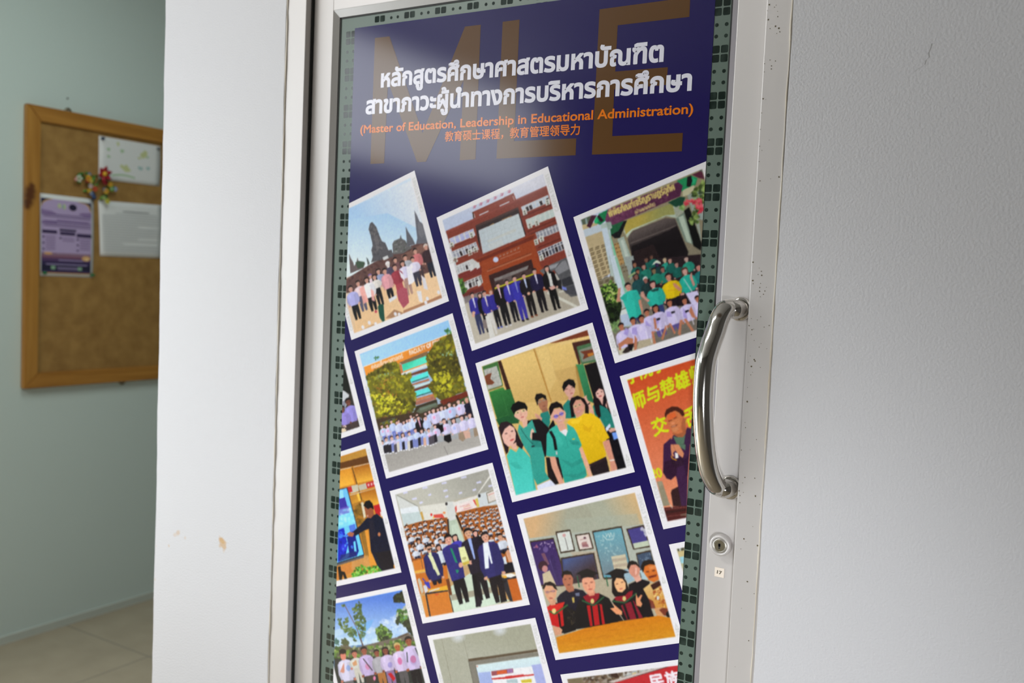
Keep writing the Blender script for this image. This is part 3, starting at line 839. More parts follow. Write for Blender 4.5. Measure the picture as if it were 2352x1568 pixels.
def winrow(x0, y0, x1, y1, ex, ey, n, glass, fr=(206, 206, 210), dark=()):
    P(fr, x0, y0, x1, y1, x1 + ex, y1 + ey, x0 + ex, y0 + ey)
    for k in range(n):
        a, b = (k + .14) / n, (k + .86) / n
        for t0, t1 in ((.08, .28), (.36, .94)):
            q = lambda u, t: (x0 + (x1 - x0) * u + ex * t, y0 + (y1 - y0) * u + ey * t)
            c = (44, 34, 38) if k in dark and t0 > .3 else glass
            P(c, *q(a, t0), *q(b, t0), *q(b, t1), *q(a, t1))
winrow(208, 1165, 572, 1012, 34, 104, 5, (168, 172, 216)); winrow(246, 1356, 612, 1210, 46, 116, 8, (150, 152, 168), dark=(2, 4, 6)); winrow(310, 1575, 560, 1470, 40, 120, 6, (166, 170, 180), (206, 212, 206), dark=(3,))
winrow(1282, 688, 1690, 510, 36, 100, 8, (186, 198, 214), dark=(1, 2, 5, 7)); winrow(1352, 880, 1768, 712, 30, 120, 6, (188, 202, 200), (206, 212, 208)); winrow(1500, 1070, 1836, 935, 34, 110, 7, (138, 140, 152)); winrow(1530, 1355, 1910, 1190, 40, 128, 8, (86, 88, 104), dark=(1, 2, 5, 7))
for x, y in ((1340, 770), (1680, 620), (1415, 970), (1520, 930), (1510, 1215), (1590, 1170), (1590, 1450), (248, 1260), (545, 1110), (520, 1370), (600, 1330), (300, 1480)):
    P((204, 204, 200), x - 40, y - 30, x + 26, y - 58, x + 44, y + 26, x - 20, y + 52); E((110, 110, 96), x - 2, y - 14, 14); E((110, 110, 96), x + 8, y + 20, 14)
for y in (1110, 1320, 1500): L(BRD, 18, 210, y + 200, 640, y + 20, a=.5)
for q in ((1290, 840, 1780, 640), (1380, 1060, 1830, 870), (1430, 1095, 1850, 930), (1540, 1300, 1900, 1150)): L((74, 32, 28), 16, *q, a=.6)
A.o = (1000, 580, 6.533)
P(BRO, 580, 118, 1500, -290, 1400, -100, 1640, 300, 1700, 640, 720, 620, 690, 260, 660, 150)
P((104, 40, 30), 600, 120, 1490, -270, 1460, -190, 690, 150, 640, 128, a=.85)
P(BRO, 690, 130, 1470, -200, 1580, 210, 1480, 260, 1440, 80, 780, 320, 860, 620, 740, 600)
for k in range(4): L((176, 100, 66), 4, 680 + k * 22, 190 + k * 90, 790 + k * 22, 150 + k * 88, a=.5)
L((188, 130, 100), 20, 776, 280, 1444, 18, a=.6); L((92, 44, 34), 14, 790, 262, 1430, 0, a=.6)
P((56, 34, 34), 800, 340, 1440, 98, 1500, 330, 1480, 520, 880, 640); P((160, 160, 158), 880, 390, 1400, 190, 1380, 250, 900, 440, a=.7); P((74, 56, 56), 890, 430, 1440, 240, 1470, 420, 900, 600, a=.9)
P((110, 100, 100), 1000, 350, 1130, 300, 1160, 420, 1040, 450, a=.6); L((196, 196, 40), 20, 890, 535, 1470, 318)
E((206, 214, 240), 908, 104, 40); E((160, 172, 210), 908, 104, 40, a=.3)
for k in range(6): x, y = 975 + k * 54, 40 - k * 24; P((170, 120, 100), x - 18, y + 10, x + 14, y - 6, x + 20, y + 18, x - 10, y + 32); L((110, 50, 36), 5, x - 8, y + 14, x + 10, y + 8)
L((196, 160, 150), 8, 970, 96, 1275, -20, a=.7)
P((196, 196, 196), 300, 200, 560, 90, 660, 160, 670, 210, 560, 250, 330, 310); winrow(312, 210, 520, 130, 30, 100, 5, (170, 172, 176), dark=(3,)); winrow(430, 440, 690, 330, 30, 120, 5, (120, 116, 116), dark=(1, 3))
P((120, 48, 44), 340, 330, 690, 200, 700, 300, 360, 420); P((104, 44, 42), 400, 620, 720, 500, 740, 580, 440, 690)
for x, y in ((545, 230), (640, 200), (480, 520), (660, 460)): P((206, 206, 206), x - 40, y - 30, x + 20, y - 56, x + 34, y + 20, x - 14, y + 50)
S([(66, 104, 44), (96, 140, 60), (44, 70, 36)], 50, 26, 4, 350, 390, 410, 410, 470, 570, 400, 620)
G((168, 160, 146), (186, 178, 164), 1200, 700, 900, 1200, 440, 740, 900, 640, 1700, 560, 1960, 480, 2180, 770, 600, 1370, 500, 1000)
P((120, 110, 112), 430, 660, 720, 570, 740, 640, 450, 760, a=.9)
L((214, 214, 204), 40, 1680, 590, 2120, 810, a=.8); L((206, 206, 196), 24, 1850, 590, 1990, 550, a=.7)
P((100, 100, 104), 1560, 270, 1700, 190, 1960, 70, 2000, 160, 1800, 250, 1640, 330); P((150, 152, 158), 1700, 200, 1860, 150, 1870, 200, 1720, 250)
P((84, 84, 88), 1780, 260, 1860, 140, 1960, 70, 2010, 180, 2090, 480, 2140, 640, 2030, 660, 1920, 560, 1880, 430); P((140, 140, 146), 1790, 250, 1900, 130, 1950, 110, 2010, 240, 1840, 330, a=.8)
P((52, 52, 58), 1890, 400, 2060, 340, 2080, 460, 1920, 520); P((70, 70, 78), 1900, 540, 2110, 470, 2140, 630, 1960, 610); P((116, 128, 210), 1894, 500, 1960, 520, 1974, 562, 1906, 548); P((160, 160, 166), 2040, 300, 2076, 420, 2060, 440, 2020, 320, a=.6)
P((34, 32, 36), 1800, 420, 1880, 400, 1900, 560, 1820, 520)
NV, NVD, BL = (52, 46, 150), (28, 24, 50), (24, 20, 24)
for x, y, r, sh, lg, kw in ((556, 638, 34, (54, 48, 146), (52, 56, 90), dict(body=7.6, leg=9.2, wide=2.1, inner=(214, 214, 236))),
    (668, 638, 32, (20, 18, 26), (20, 18, 22), dict(body=8.0, leg=9, long=True, wide=1.8)),
    (736, 612, 36, (54, 48, 146), (206, 202, 198), dict(body=7.4, leg=9.6, wide=2.0, inner=(212, 200, 200))),
    (834, 592, 34, (50, 44, 140), (26, 24, 32), dict(body=7.0, leg=8.2, wide=1.9, shoes=(80, 90, 170), hair=(130, 90, 60))),
    (940, 494, 36, BL, (26, 24, 28), dict(body=7.2, leg=9.2, wide=2.4, shoes=(206, 204, 210), inner=(206, 180, 200))),
    (1072, 446, 36, (58, 52, 158), (26, 24, 32), dict(body=7.2, leg=8.4, wide=2.1, shoes=BL, inner=(206, 206, 220))),
    (1186, 390, 38, (56, 52, 164), (56, 50, 150), dict(body=7.4, leg=8.6, wide=2.4, shoes=BL, inner=(120, 128, 190))),
    (1326, 352, 38, (28, 24, 30), (28, 24, 26), dict(body=6.4, leg=9.0, wide=2.3, shoes=(120, 66, 44), inner=(190, 206, 240))),
    (1484, 282, 38, (34, 28, 62), (26, 22, 28), dict(body=6.6, leg=8.6, wide=2.4, shoes=BL, inner=(206, 204, 226))),
    (1670, 240, 40, BL, (22, 20, 22), dict(body=7.0, leg=7.6, wide=2.2, long=True, shoes=BL, inner=(204, 204, 190)))):
    A.M(x, y, r, sh, lg, skin=(206, 158, 144), **kw)
P((206, 206, 204), 1690, 310, 1730, 310, 1770, 500, 1720, 500); P((206, 160, 150), 1700, 520, 1780, 490, 1810, 530, 1740, 560)
P((128, 116, 114), 712, 1010, 760, 990, 800, 1080, 780, 1140, 720, 1120); P((210, 208, 204), 750, 950, 800, 930, 900, 1250, 820, 1280)
E(SK, 578, 900, 26); E(SK, 574, 940, 24); E(SK, 1400, 610, 24)
A.build('printed photograph of staff in suits before a red brick building', 2)

# --- group in green shirts and white school shirts
A = Art(GRID['green'], (1310, 370, 6.818)); P, E, L, G, S = A.P, A.E, A.L, A.G, A.S
A.inner((150, 140, 110), (110, 104, 96))
P((196, 206, 226), 160, 880, 640, 700, 640, 1800, 300, 1900)
P((86, 96, 80), 170, 915, 330, 850, 340, 980, 200, 1010); P((140, 160, 160), 235, 900, 262, 890, 280, 990, 250, 1000)
P((196, 176, 134), 190, 1000, 420, 960, 430, 1000, 200, 1080); P((190, 202, 214), 210, 1080, 480, 1000, 500, 1100, 240, 1190)
P((186, 168, 132), 240, 1190, 520, 1090, 640, 1750, 400, 1900)
for j in range(11):
    for i in range(3):
        x, y = 300 + i * 95 + j * 19, 1385 + j * 64 - i * 30
        for q in range(2): L((70, 58, 40), 13, x, y + q * 27, x + 62, y - 22 + q * 27, a=.8)
P((30, 124, 78), 450, 830, 590, 760, 560, 930, 470, 1000, 380, 960); P((40, 178, 112), 380, 940, 410, 870, 450, 940, 400, 990); P((34, 140, 88), 1670, 310, 1890, 230, 1990, 270, 1960, 380, 1740, 480)
P((40, 170, 116), 1890, 240, 1970, 290, 1950, 360, 1880, 360); P((22, 22, 26), 1830, 250, 1890, 230, 1910, 310, 1880, 410, 1820, 400)
P((70, 34, 50), 260, 1020, 340, 850, 420, 850, 380, 920, 320, 1050); P((40, 28, 36), 420, 860, 460, 850, 530, 930, 480, 960)
G((206, 212, 190), (180, 196, 180), 900, 700, 1200, 1100, 860, 960, 1640, 660, 1700, 900, 1500, 860, 970, 1090, 890, 1200, 840, 1100)
G((178, 160, 76), (150, 150, 90), 1100, 850, 1400, 900, 840, 1020, 900, 920, 1600, 660, 1640, 840, 1500, 850, 960, 1070, 870, 1150)
P((34, 92, 60), 620, 1000, 840, 930, 760, 1200, 640, 1160); P((26, 70, 52), 1530, 650, 1720, 560, 1800, 570, 1740, 740, 1640, 720); P((24, 26, 28), 640, 1160, 760, 1090, 840, 940, 890, 930, 780, 1200, 700, 1210)
G((112, 60, 92), (84, 40, 70), 800, 700, 1100, 950, 550, 910, 590, 760, 1690, 330, 1760, 390, 1720, 550, 670, 1005, 560, 950)
S([(128, 76, 104), (70, 34, 60)], 60, 30, 8, 570, 900, 1690, 360, 1710, 540, 680, 980, a=.35)
YW_ = (222, 206, 120)
A.T(YW_, 'พิพิธภัณฑ์เจริญราษฎร์อุทิศ', 616, 880, 1640, 450, 150, 1.6)
A.T((214, 196, 130), '(บ้านนาเกลือ)', 1022, 830, 1330, 700, 80, 1.5)
P((176, 192, 186), 480, 990, 590, 960, 700, 1500, 760, 1800, 640, 1800); P((150, 168, 160), 560, 960, 640, 950, 660, 1050, 600, 1080); P((196, 210, 224), 490, 1060, 580, 1040, 700, 1600, 620, 1620); P((120, 200, 160), 610, 1080, 640, 1180, 760, 1600, 720, 1600)
P((176, 140, 90), 690, 1290, 770, 1270, 850, 1600, 760, 1640)
for j in range(8):
    for i in range(2): L((70, 50, 34), 12, 690 + j * 20 + i * 48, 1310 + j * 60 - i * 14, 720 + j * 20 + i * 48, 1300 + j * 60 - i * 14, a=.8)
P((160, 176, 166), 740, 1220, 840, 1180, 990, 1600, 870, 1640); P((188, 200, 190), 790, 1240, 830, 1220, 940, 1560, 890, 1600)
G((92, 82, 80), (30, 24, 26), 1200, 1050, 1300, 1350, 900, 1220, 940, 1140, 990, 1090, 1490, 890, 1640, 900, 1830, 1400, 1850, 1600, 1000, 1620)
P((20, 16, 20), 960, 1330, 1560, 1080, 1660, 1000, 1850, 1420, 1800, 1600, 1000, 1640, a=.75); L((120, 108, 104), 20, 940, 1290, 1660, 1010, a=.5); P((54, 38, 38), 990, 1420, 1300, 1300, 1400, 1500, 1020, 1600, a=.5)
P((120, 136, 124), 1650, 900, 1780, 800, 1930, 1310, 1800, 1260); P((176, 192, 176), 1690, 880, 1770, 850, 1900, 1290, 1830, 1260); P((160, 166, 150), 1620, 740, 1700, 700, 1800, 790, 1660, 880)
P((196, 192, 160), 1760, 460, 1930, 380, 1960, 440, 1850, 530, 1760, 560); P((150, 160, 150), 1830, 540, 1900, 500, 2010, 900, 2060, 1300, 1940, 900); P((14, 16, 16), 1780, 780, 1860, 720, 2060, 1300, 2040, 1400, 1930, 1330)
P((150, 164, 160), 1900, 520, 2100, 400, 2080, 930, 2000, 900); P((90, 40, 60), 1900, 220, 2060, 150, 2100, 290, 2010, 270); P((90, 96, 90), 2010, 150, 2060, 140, 2070, 180)
S([(66, 84, 40), (116, 140, 70), (40, 56, 30), (150, 176, 96)], 110, 34, 12, 1900, 500, 2080, 300, 2130, 420, 2100, 600, 2000, 820, 2020, 960, 1850, 980, 1960, 700)
S([(206, 62, 80), (226, 96, 110), (190, 50, 66)], 46, 30, 13, 1880, 620, 2030, 590, 2080, 740, 2010, 830, 1950, 700); S([(200, 60, 76), (220, 90, 100)], 16, 24, 14, 1790, 640, 1870, 590, 1860, 680, 1800, 690); S([(110, 150, 80), (150, 180, 110)], 14, 26, 15, 1700, 740, 1780, 700, 1770, 780)
A.o = (1340, 590, 6.273)
P((170, 184, 182), 370, -20, 480, -20, 640, 480, 660, 700, 520, 760, 600, 980, 700, 960, 700, 1000, 560, 1000, 440, 300); P((196, 210, 222), 380, -20, 460, -20, 560, 300, 640, 560, 540, 640)
P((140, 190, 166), 455, 0, 490, 0, 640, 500, 600, 520); P((150, 160, 158), 590, 0, 720, -20, 760, 200, 680, 340)
P((176, 190, 214), 520, 790, 640, 740, 720, 960, 560, 1000); P((206, 214, 214), 510, 780, 640, 730, 660, 800, 530, 840)
P((30, 40, 26), 250, 430, 480, 380, 560, 700, 520, 880, 500, 1000, 420, 1020, 300, 640)
S([(70, 110, 40), (150, 186, 80), (96, 140, 56), (40, 66, 28), (190, 206, 120)], 150, 20, 21, 250, 440, 300, 360, 420, 340, 490, 400, 540, 560, 480, 700, 420, 720, 320, 640)
S([(20, 26, 18), (40, 56, 28)], 50, 30, 22, 320, 660, 540, 680, 520, 860, 400, 940); S([(96, 130, 80), (130, 160, 100)], 40, 20, 23, 400, 960, 520, 900, 520, 1000, 460, 1130)
P((196, 190, 168), 490, 1300, 700, 1290, 800, 1300, 700, 1360, 530, 1420); P((50, 40, 40), 560, 1370, 660, 1240, 720, 1290, 640, 1390)
P((40, 30, 34), 700, 50, 1690, -40, 1680, 400, 1600, 700, 1200, 700, 760, 500)
GR_, GRD_ = (42, 150, 132), (26, 92, 84)
for x, y, r, sh, kw in ((740, 110, 34, GRD_, dict(skin=SKD)), (905, 40, 34, GRD_, dict(skin=(120, 84, 70))), (980, 0, 30, GRD_, dict(skin=(110, 76, 62))), (1170, 40, 36, GR_, dict(skin=(190, 170, 140))), (1245, 50, 36, GRD_, dict(long=True, skin=(190, 140, 130))),
    (1340, 110, 36, GRD_, dict(skin=(176, 130, 120))), (1480, 30, 38, (40, 140, 120), dict(long=True, skin=(190, 160, 150))), (870, 140, 36, (36, 120, 104), dict(long=True, skin=(176, 130, 116))), (1060, 100, 40, (28, 60, 60), dict(hair=(206, 216, 196), skin=(40, 34, 70))),
    (1140, 180, 38, (34, 120, 104), dict(skin=(150, 100, 90))), (1655, 150, 44, (30, 110, 110), dict(long=True, skin=(196, 130, 120))), (785, 210, 34, GRD_, dict(skin=SKD)), (1015, 200, 38, (34, 130, 108), dict(skin=(130, 110, 80))),
    (760, 280, 40, (34, 74, 78), dict(long=True, skin=(130, 90, 80), body=5.5)), (895, 330, 38, (30, 54, 56), dict(hair=(206, 206, 206), skin=(150, 100, 90)))):
    A.M(x, y, r, sh, None, **kw)
P((206, 216, 200), 990, 120, 1010, 80, 1070, 50, 1110, 70, 1120, 100, 1050, 85); P((150, 170, 120), 640, 280, 740, 210, 760, 230, 660, 300)
A.M(1460, 205, 48, (40, 170, 152), None, long=True, skin=(206, 160, 150), hair=(80, 50, 44), body=5.4, wide=2.3)
P((206, 206, 210), 1440, 310, 1452, 310, 1600, 540, 1590, 550); P((196, 140, 130), 1530, 290, 1540, 240, 1560, 220, 1570, 290, 1610, 400, 1580, 420)
A.M(1225, 290, 50, (222, 190, 24), (24, 20, 28), skin=(196, 132, 112), body=5.2, leg=3, wide=2.5, hair=(40, 28, 30))
P((196, 132, 110), 1300, 420, 1290, 370, 1330, 380, 1420, 460, 1380, 490); L((200, 110, 40), 6, 1220, 480, 1340, 470, a=.6)
A.M(1000, 395, 48, (44, 176, 160), (50, 60, 110), long=True, skin=(206, 150, 140), body=5.6, leg=3, wide=2.4, hair=(44, 30, 34)); P((196, 146, 132), 830, 560, 826, 500, 870, 490, 890, 570, 960, 620, 930, 650)
P((30, 70, 66), 960, 480, 1090, 440, 1080, 480, 1000, 500)
A.M(645, 430, 50, (48, 184, 168), (50, 52, 90), skin=(206, 146, 130), body=8.2, leg=2, wide=2.6, arms=False)
P((44, 170, 154), 530, 580, 640, 520, 620, 640, 550, 610); P((196, 138, 116), 476, 640, 500, 500, 500, 450, 540, 440, 530, 580, 540, 640); P((44, 170, 154), 740, 510, 800, 530, 830, 600, 780, 610); P((196, 138, 116), 790, 620, 830, 610, 860, 750, 850, 850, 830, 770)
P((60, 40, 44), 560, 680, 620, 740, 640, 820, 600, 700, a=.0)
WS, WSD = (206, 196, 236), (160, 144, 214)
P((206, 200, 236), 1470, 520, 1640, 480, 1670, 560, 1620, 700, 1560, 680)
for x, y, r, kw in ((1640, 600, 40, dict()), (1455, 630, 46, dict(long=True)), (1240, 660, 48, dict(long=True)), (1040, 740, 48, dict(long=True)), (915, 800, 44, dict()), (715, 920, 46, dict()), (548, 1000, 46, dict()), (838, 890, 48, dict())):
    A.M(x, y, r, WS, (88, 78, 140) if r > 47 else None, skin=(176, 110, 84), body=5.6, leg=2.2, wide=2.3, hair=(32, 24, 28), **kw)
for q in ((1010, 860, 1100, 900, 1080, 960, 1020, 960), (1200, 780, 1250, 780, 1280, 850, 1200, 860), (700, 1020, 770, 1000, 780, 1120, 700, 1100), (610, 1010, 660, 1040, 640, 1130, 580, 1100), (1430, 720, 1480, 780, 1500, 900, 1440, 860), (890, 890, 950, 960, 990, 1000, 900, 980)): P(WSD, *q, a=.8)
for x, y in ((1078, 894), (1290, 796), (1490, 780)): P((24, 22, 28), x - 28, y - 10, x + 26, y - 26, x + 30, y, x - 20, y + 20)
for q in ((1180, 980, 1210, 990, 1150, 1190, 1120, 1180), (1390, 900, 1420, 900, 1400, 1130, 1360, 1100), (1440, 890, 1480, 880, 1600, 1060, 1560, 1070), (1230, 950, 1260, 950, 1330, 1080, 1310, 1110), (980, 1070, 1010, 1060, 1050, 1250, 1010, 1250), (1010, 880, 1040, 870, 1060, 1020, 1030, 1040), (1520, 780, 1550, 700, 1620, 870, 1570, 870), (500, 1250, 640, 1150, 720, 1170, 720, 1260, 600, 1250, 520, 1310), (740, 1120, 780, 1180, 770, 1330, 730, 1340)): P((184, 118, 90), *q)
P((176, 164, 140), 800, 1200, 1000, 1160, 1010, 1260, 860, 1330, 770, 1310); P((30, 24, 30), 640, 1250, 730, 1240, 700, 1350, 660, 1330)
for x, y in ((1320, 830), (1180, 930), (900, 1060), (960, 1120), (1100, 1000), (1560, 860)): L((232, 228, 248), 14, x, y, x + 30, y + 110, a=.6)
A.build('printed photograph of a group in green shirts and pupils in white below a purple sign', 3)
# --- faculty building behind trees with a crowd
DOWN = (.255, .967); RIGHT = (.93, -.36)
A = Art(GRID['faculty'], (780, 710, 6.534)); P, E, L, G, S = A.P, A.E, A.L, A.G, A.S
A.inner((150, 200, 252), (160, 156, 154))
G((168, 212, 255), (150, 198, 250), 330, 800, 1640, 200, 310, 690, 1650, 150, 1700, 420, 370, 880)
G((238, 150, 56), (214, 128, 50), 1000, 600, 1100, 760, 365, 868, 1690, 352, 1740, 600, 1300, 640, 920, 800, 850, 900, 400, 1000); L((240, 222, 200), 10, 360, 866, 1680, 362)
A.T((240, 226, 220), 'คณะศึกษาศาสตร์', 490, 900, 960, 730, 90, 1.6, a=.8); A.T((240, 226, 220), 'FACULTY OF EDU', 1060, 690, 1510, 510, 88, 1.7, a=.85)
P((128, 100, 72), 900, 800, 1320, 630, 1340, 700, 940, 830); P((192, 120, 70), 850, 850, 930, 820, 960, 960, 900, 990)
G((60, 200, 160), (90, 226, 196), 1000, 800, 1100, 900, 940, 832, 1300, 700, 1312, 800, 956, 930); P((232, 150, 60), 960, 930, 1320, 800, 1320, 824, 970, 950); P((214, 220, 220), 900, 980, 960, 950, 1380, 790, 1385, 840, 1060, 950, 940, 1000)
P((112, 64, 48), 1060, 970, 1320, 880, 1330, 930, 1070, 1000); G((70, 214, 206), (90, 226, 220), 1000, 1000, 1100, 1100, 1030, 1050, 1320, 930, 1345, 1020, 1050, 1110); L((40, 60, 60), 16, 1090, 1095, 1330, 1010, a=.8)
P((176, 110, 76), 1060, 1130, 1340, 1040, 1350, 1070, 1070, 1150); P((196, 220, 222), 1080, 1160, 1360, 1080, 1370, 1110, 1100, 1190); P((104, 58, 46), 1110, 1200, 1360, 1110, 1370, 1150, 1120, 1230)
G((80, 220, 206), (100, 220, 220), 1100, 1200, 1200, 1300, 1120, 1240, 1390, 1150, 1425, 1240, 1140, 1310); L((40, 70, 70), 16, 1140, 1310, 1400, 1230, a=.8); P((190, 120, 80), 1140, 1340, 1430, 1260, 1440, 1290, 1150, 1380); P((164, 106, 90), 1130, 1390, 1440, 1290, 1450, 1350, 1150, 1440)
P((60, 52, 40), 1150, 1450, 1460, 1350, 1500, 1600, 1100, 1600); P((110, 120, 110), 1200, 1480, 1440, 1400, 1480, 1480, 1220, 1560, a=.7); P((110, 52, 40), 1500, 1380, 1900, 1230, 1930, 1350, 1560, 1480, a=.9); P((60, 80, 50), 1660, 1370, 1940, 1290, 1960, 1420, 1700, 1500)
TR = [(120, 116, 30), (150, 146, 40), (96, 92, 28), (176, 168, 44), (80, 76, 30), (140, 120, 40), (108, 110, 44)]; TD = [(66, 62, 28), (86, 80, 30), (52, 46, 24)]
P((110, 106, 36), 400, 1000, 560, 900, 700, 820, 850, 780, 900, 860, 930, 1000, 1060, 960, 1060, 1060, 1140, 1260, 1130, 1400, 1150, 1470, 1000, 1560, 560, 1680, 480, 1330)
S(TR, 420, 30, 31, 400, 1000, 560, 900, 700, 820, 860, 780, 900, 860, 920, 990, 1070, 950, 1060, 1080, 1150, 1260, 1130, 1480, 1000, 1600, 560, 1700, 470, 1330, a=.75)
P((150, 210, 190), 510, 1050, 600, 980, 790, 940, 840, 980, 700, 1010, 540, 1080, a=.6); P((220, 150, 70), 620, 1070, 830, 1000, 830, 1030, 640, 1100, a=.6)
S(TR, 90, 26, 32, 480, 1010, 830, 930, 860, 1060, 520, 1120, a=.6); S([(206, 206, 44), (226, 216, 66)], 90, 22, 33, 480, 1280, 720, 1240, 1060, 1460, 900, 1560, 560, 1560, a=.8); S(TD, 60, 26, 34, 860, 1250, 1130, 1380, 1130, 1560, 900, 1600, 560, 1690, a=.6); S(TD, 50, 26, 35, 420, 960, 700, 830, 850, 800, 820, 900, 500, 1000, a=.4); S([(200, 110, 50)], 20, 16, 36, 540, 1060, 900, 1180, 860, 1290, 560, 1300, a=.5)
P((90, 84, 30), 1450, 500, 1690, 350, 1760, 700, 1830, 980, 1900, 1230, 1700, 1290, 1540, 1380, 1430, 1300, 1320, 1160, 1400, 1060, 1330, 960, 1300, 700, 1400, 560)
S(TR, 330, 32, 41, 1450, 480, 1690, 340, 1760, 700, 1830, 960, 1910, 1230, 1600, 1350, 1430, 1300, 1330, 1150, 1390, 1000, 1320, 900, 1310, 700, 1400, 560, a=.75); S(TD, 120, 34, 42, 1340, 800, 1760, 640, 1850, 1000, 1700, 1000, 1400, 960, a=.6)
S([(206, 200, 50), (186, 180, 44)], 60, 28, 43, 1400, 980, 1650, 900, 1680, 1200, 1480, 1260, a=.7); S([(60, 110, 60), (90, 140, 70)], 16, 22, 44, 1560, 330, 1700, 250, 1690, 400, 1600, 400); S([(150, 200, 170)], 14, 16, 45, 1450, 680, 1700, 600, 1700, 700, 1480, 720, a=.6); E((80, 150, 150), 560, 730, 16); S([(80, 120, 60)], 8, 14, 46, 520, 700, 600, 690, 590, 760, 530, 770)
S([(110, 60, 40), (80, 70, 40)], 26, 26, 47, 560, 1640, 1100, 1500, 1120, 1600, 600, 1720, a=.8)
A.o = (780, 900, 6.72)
P((70, 54, 40), 560, 420, 1200, 300, 1900, 60, 2010, 60, 2060, 340, 1400, 500, 620, 660); P((112, 130, 112), 1180, 300, 1240, 240, 1500, 160, 1520, 220, 1340, 300, 1250, 330, a=.6); P((90, 110, 90), 640, 470, 860, 390, 860, 460, 650, 520, a=.7); S(TR, 40, 22, 48, 640, 480, 880, 420, 880, 520, 640, 560, a=.7)
P((110, 46, 34), 1560, 130, 1980, -20, 1990, 60, 1600, 200); P((60, 90, 50), 1800, 140, 1990, 60, 2000, 130, 1830, 220)
G((160, 156, 152), (172, 168, 164), 1400, 800, 1500, 1100, 700, 960, 1500, 780, 2160, 640, 2200, 820, 780, 1260)
L((110, 106, 104), 6, 1610, 830, 1680, 985); L((140, 136, 132), 5, 1610, 830, 2190, 760, a=.5)
SH = [(206, 214, 246), (190, 204, 244), (212, 206, 242), (196, 210, 250)]; PK = (232, 150, 190)
rr = random.Random(8)
def crowd(lst, legs=None, r=30, body=4.6, **kw):
    for k, (x, y, c) in enumerate(lst):
        A.M(x, y, r, SH[(k * 7 + int(x)) % 4], legs, skin=(222, 178, 166), hair=(52, 38, 40), long=(c == 2), body=body, wide=1.9, **kw)
        if c: E(PK if c == 1 else (160, 176, 236), x + 14, y + r * 3.1, r * .62, r * .8, 0, .75)
crowd([(1100, 375, 0), (1145, 395, 0), (1195, 355, 0), (1325, 335, 2), (1385, 305, 2), (1515, 270, 0), (1625, 240, 0), (1765, 200, 0), (1900, 160, 0)], r=24)
A.M(1960, 130, 34, (28, 28, 48), (40, 34, 40), skin=(216, 160, 140), hair=(190, 150, 130), body=6)
crowd([(1830, 150, 1), (1690, 195, 1), (1570, 245, 0), (1445, 285, 1)], (60, 50, 56), r=34, body=5.2, leg=2.6)
crowd([(655, 530, 1), (735, 520, 1), (815, 510, 1), (800, 455, 0), (910, 450, 1), (885, 470, 0), (990, 465, 2), (1040, 440, 0), (1080, 430, 0), (1160, 430, 0)], (110, 120, 190), r=25, body=5, leg=3.4)
A.M(1215, 400, 32, (30, 26, 30), (180, 190, 220), long=True, skin=(222, 178, 166), body=6, inner=(230, 170, 200))
crowd([(1325, 400, 0)], (180, 190, 220), r=30)
crowd([(1610, 450, 1), (1755, 440, 2), (1880, 400, 0), (2005, 360, 0)], None, r=36, body=4.6)
for x, y in ((1660, 690), (1540, 540)): P((24, 20, 24), x - 50, y - 20, x + 50, y - 50, x + 70, y + 60, x + 20, y + 90, x - 50, y + 50)
for q in ((1830, 640, 1900, 600, 1960, 700, 1900, 760, 1840, 720), (2060, 560, 2120, 540, 2150, 660, 2080, 690)): P((150, 130, 110), *q)
for q in ((1900, 600, 1990, 580, 2000, 700, 1940, 720), (1960, 620, 2010, 600, 2020, 700, 1990, 710)): P((206, 166, 150), *q)
crowd([(1470, 530, 1), (1375, 590, 1), (1265, 600, 2), (1170, 590, 0), (1075, 640, 0), (975, 660, 2), (895, 690, 1), (805, 710, 0), (720, 730, 0), (660, 780, 0)], None, r=29, body=4.4)
rr = random.Random(3)
for k in range(20):
    x = 700 + k * 41; y = 930 - (x - 700) * .22 + rr.uniform(-20, 10); c = rr.choice(((120, 130, 190), (206, 200, 190), (214, 170, 150), (80, 74, 84), (40, 36, 44), (170, 180, 226)))
    P(c, x - 24, y - 90, x + 16, y - 110, x + 34, y, x + 6, y + 40, x - 14, y + 30); E((226, 226, 234), x + 8, y + 34, 16, 10)
A.build('printed photograph of a crowd before an orange faculty building and trees', 4)

# --- selfie of seven people
A = Art(GRID['selfie'], (1080, 740, 6.189)); P, E, L, G, S = A.P, A.E, A.L, A.G, A.S
A.inner((214, 180, 112), (206, 170, 104))
G((226, 192, 120), (196, 160, 96), 800, 500, 1000, 1200, 440, 540, 1700, 180, 1720, 260, 1560, 1100, 640, 1150)
P((200, 164, 100), 900, 380, 930, 370, 1170, 1130, 1150, 1150); L((174, 124, 56), 14, 905, 380, 1155, 1130); L((196, 160, 100), 10, 1090, 320, 1230, 800, a=.6); P((190, 154, 94), 1180, 700, 1500, 620, 1560, 1060, 1380, 1120, a=.5); P((226, 196, 130), 930, 375, 1100, 320, 1230, 800, 1130, 1000, a=.4)
P((120, 60, 40), 1130, 300, 1560, 150, 1680, 105, 1700, 190, 1240, 290, 1150, 300); P((228, 196, 130), 1240, 290, 1700, 195, 1720, 240, 1450, 290, 1300, 330)
P((60, 34, 28), 395, 560, 440, 545, 640, 1140, 580, 1160); P((66, 110, 60), 175, 630, 395, 555, 470, 900, 260, 980); P((176, 176, 170), 195, 680, 380, 620, 460, 890, 260, 960); S([(150, 150, 146), (196, 196, 190)], 80, 12, 51, 200, 690, 380, 620, 450, 880, 260, 950, a=.7); P((120, 66, 46), 205, 770, 250, 740, 310, 720, 290, 800, 350, 855, 320, 885, 240, 890); L((130, 116, 70), 16, 260, 975, 460, 905)
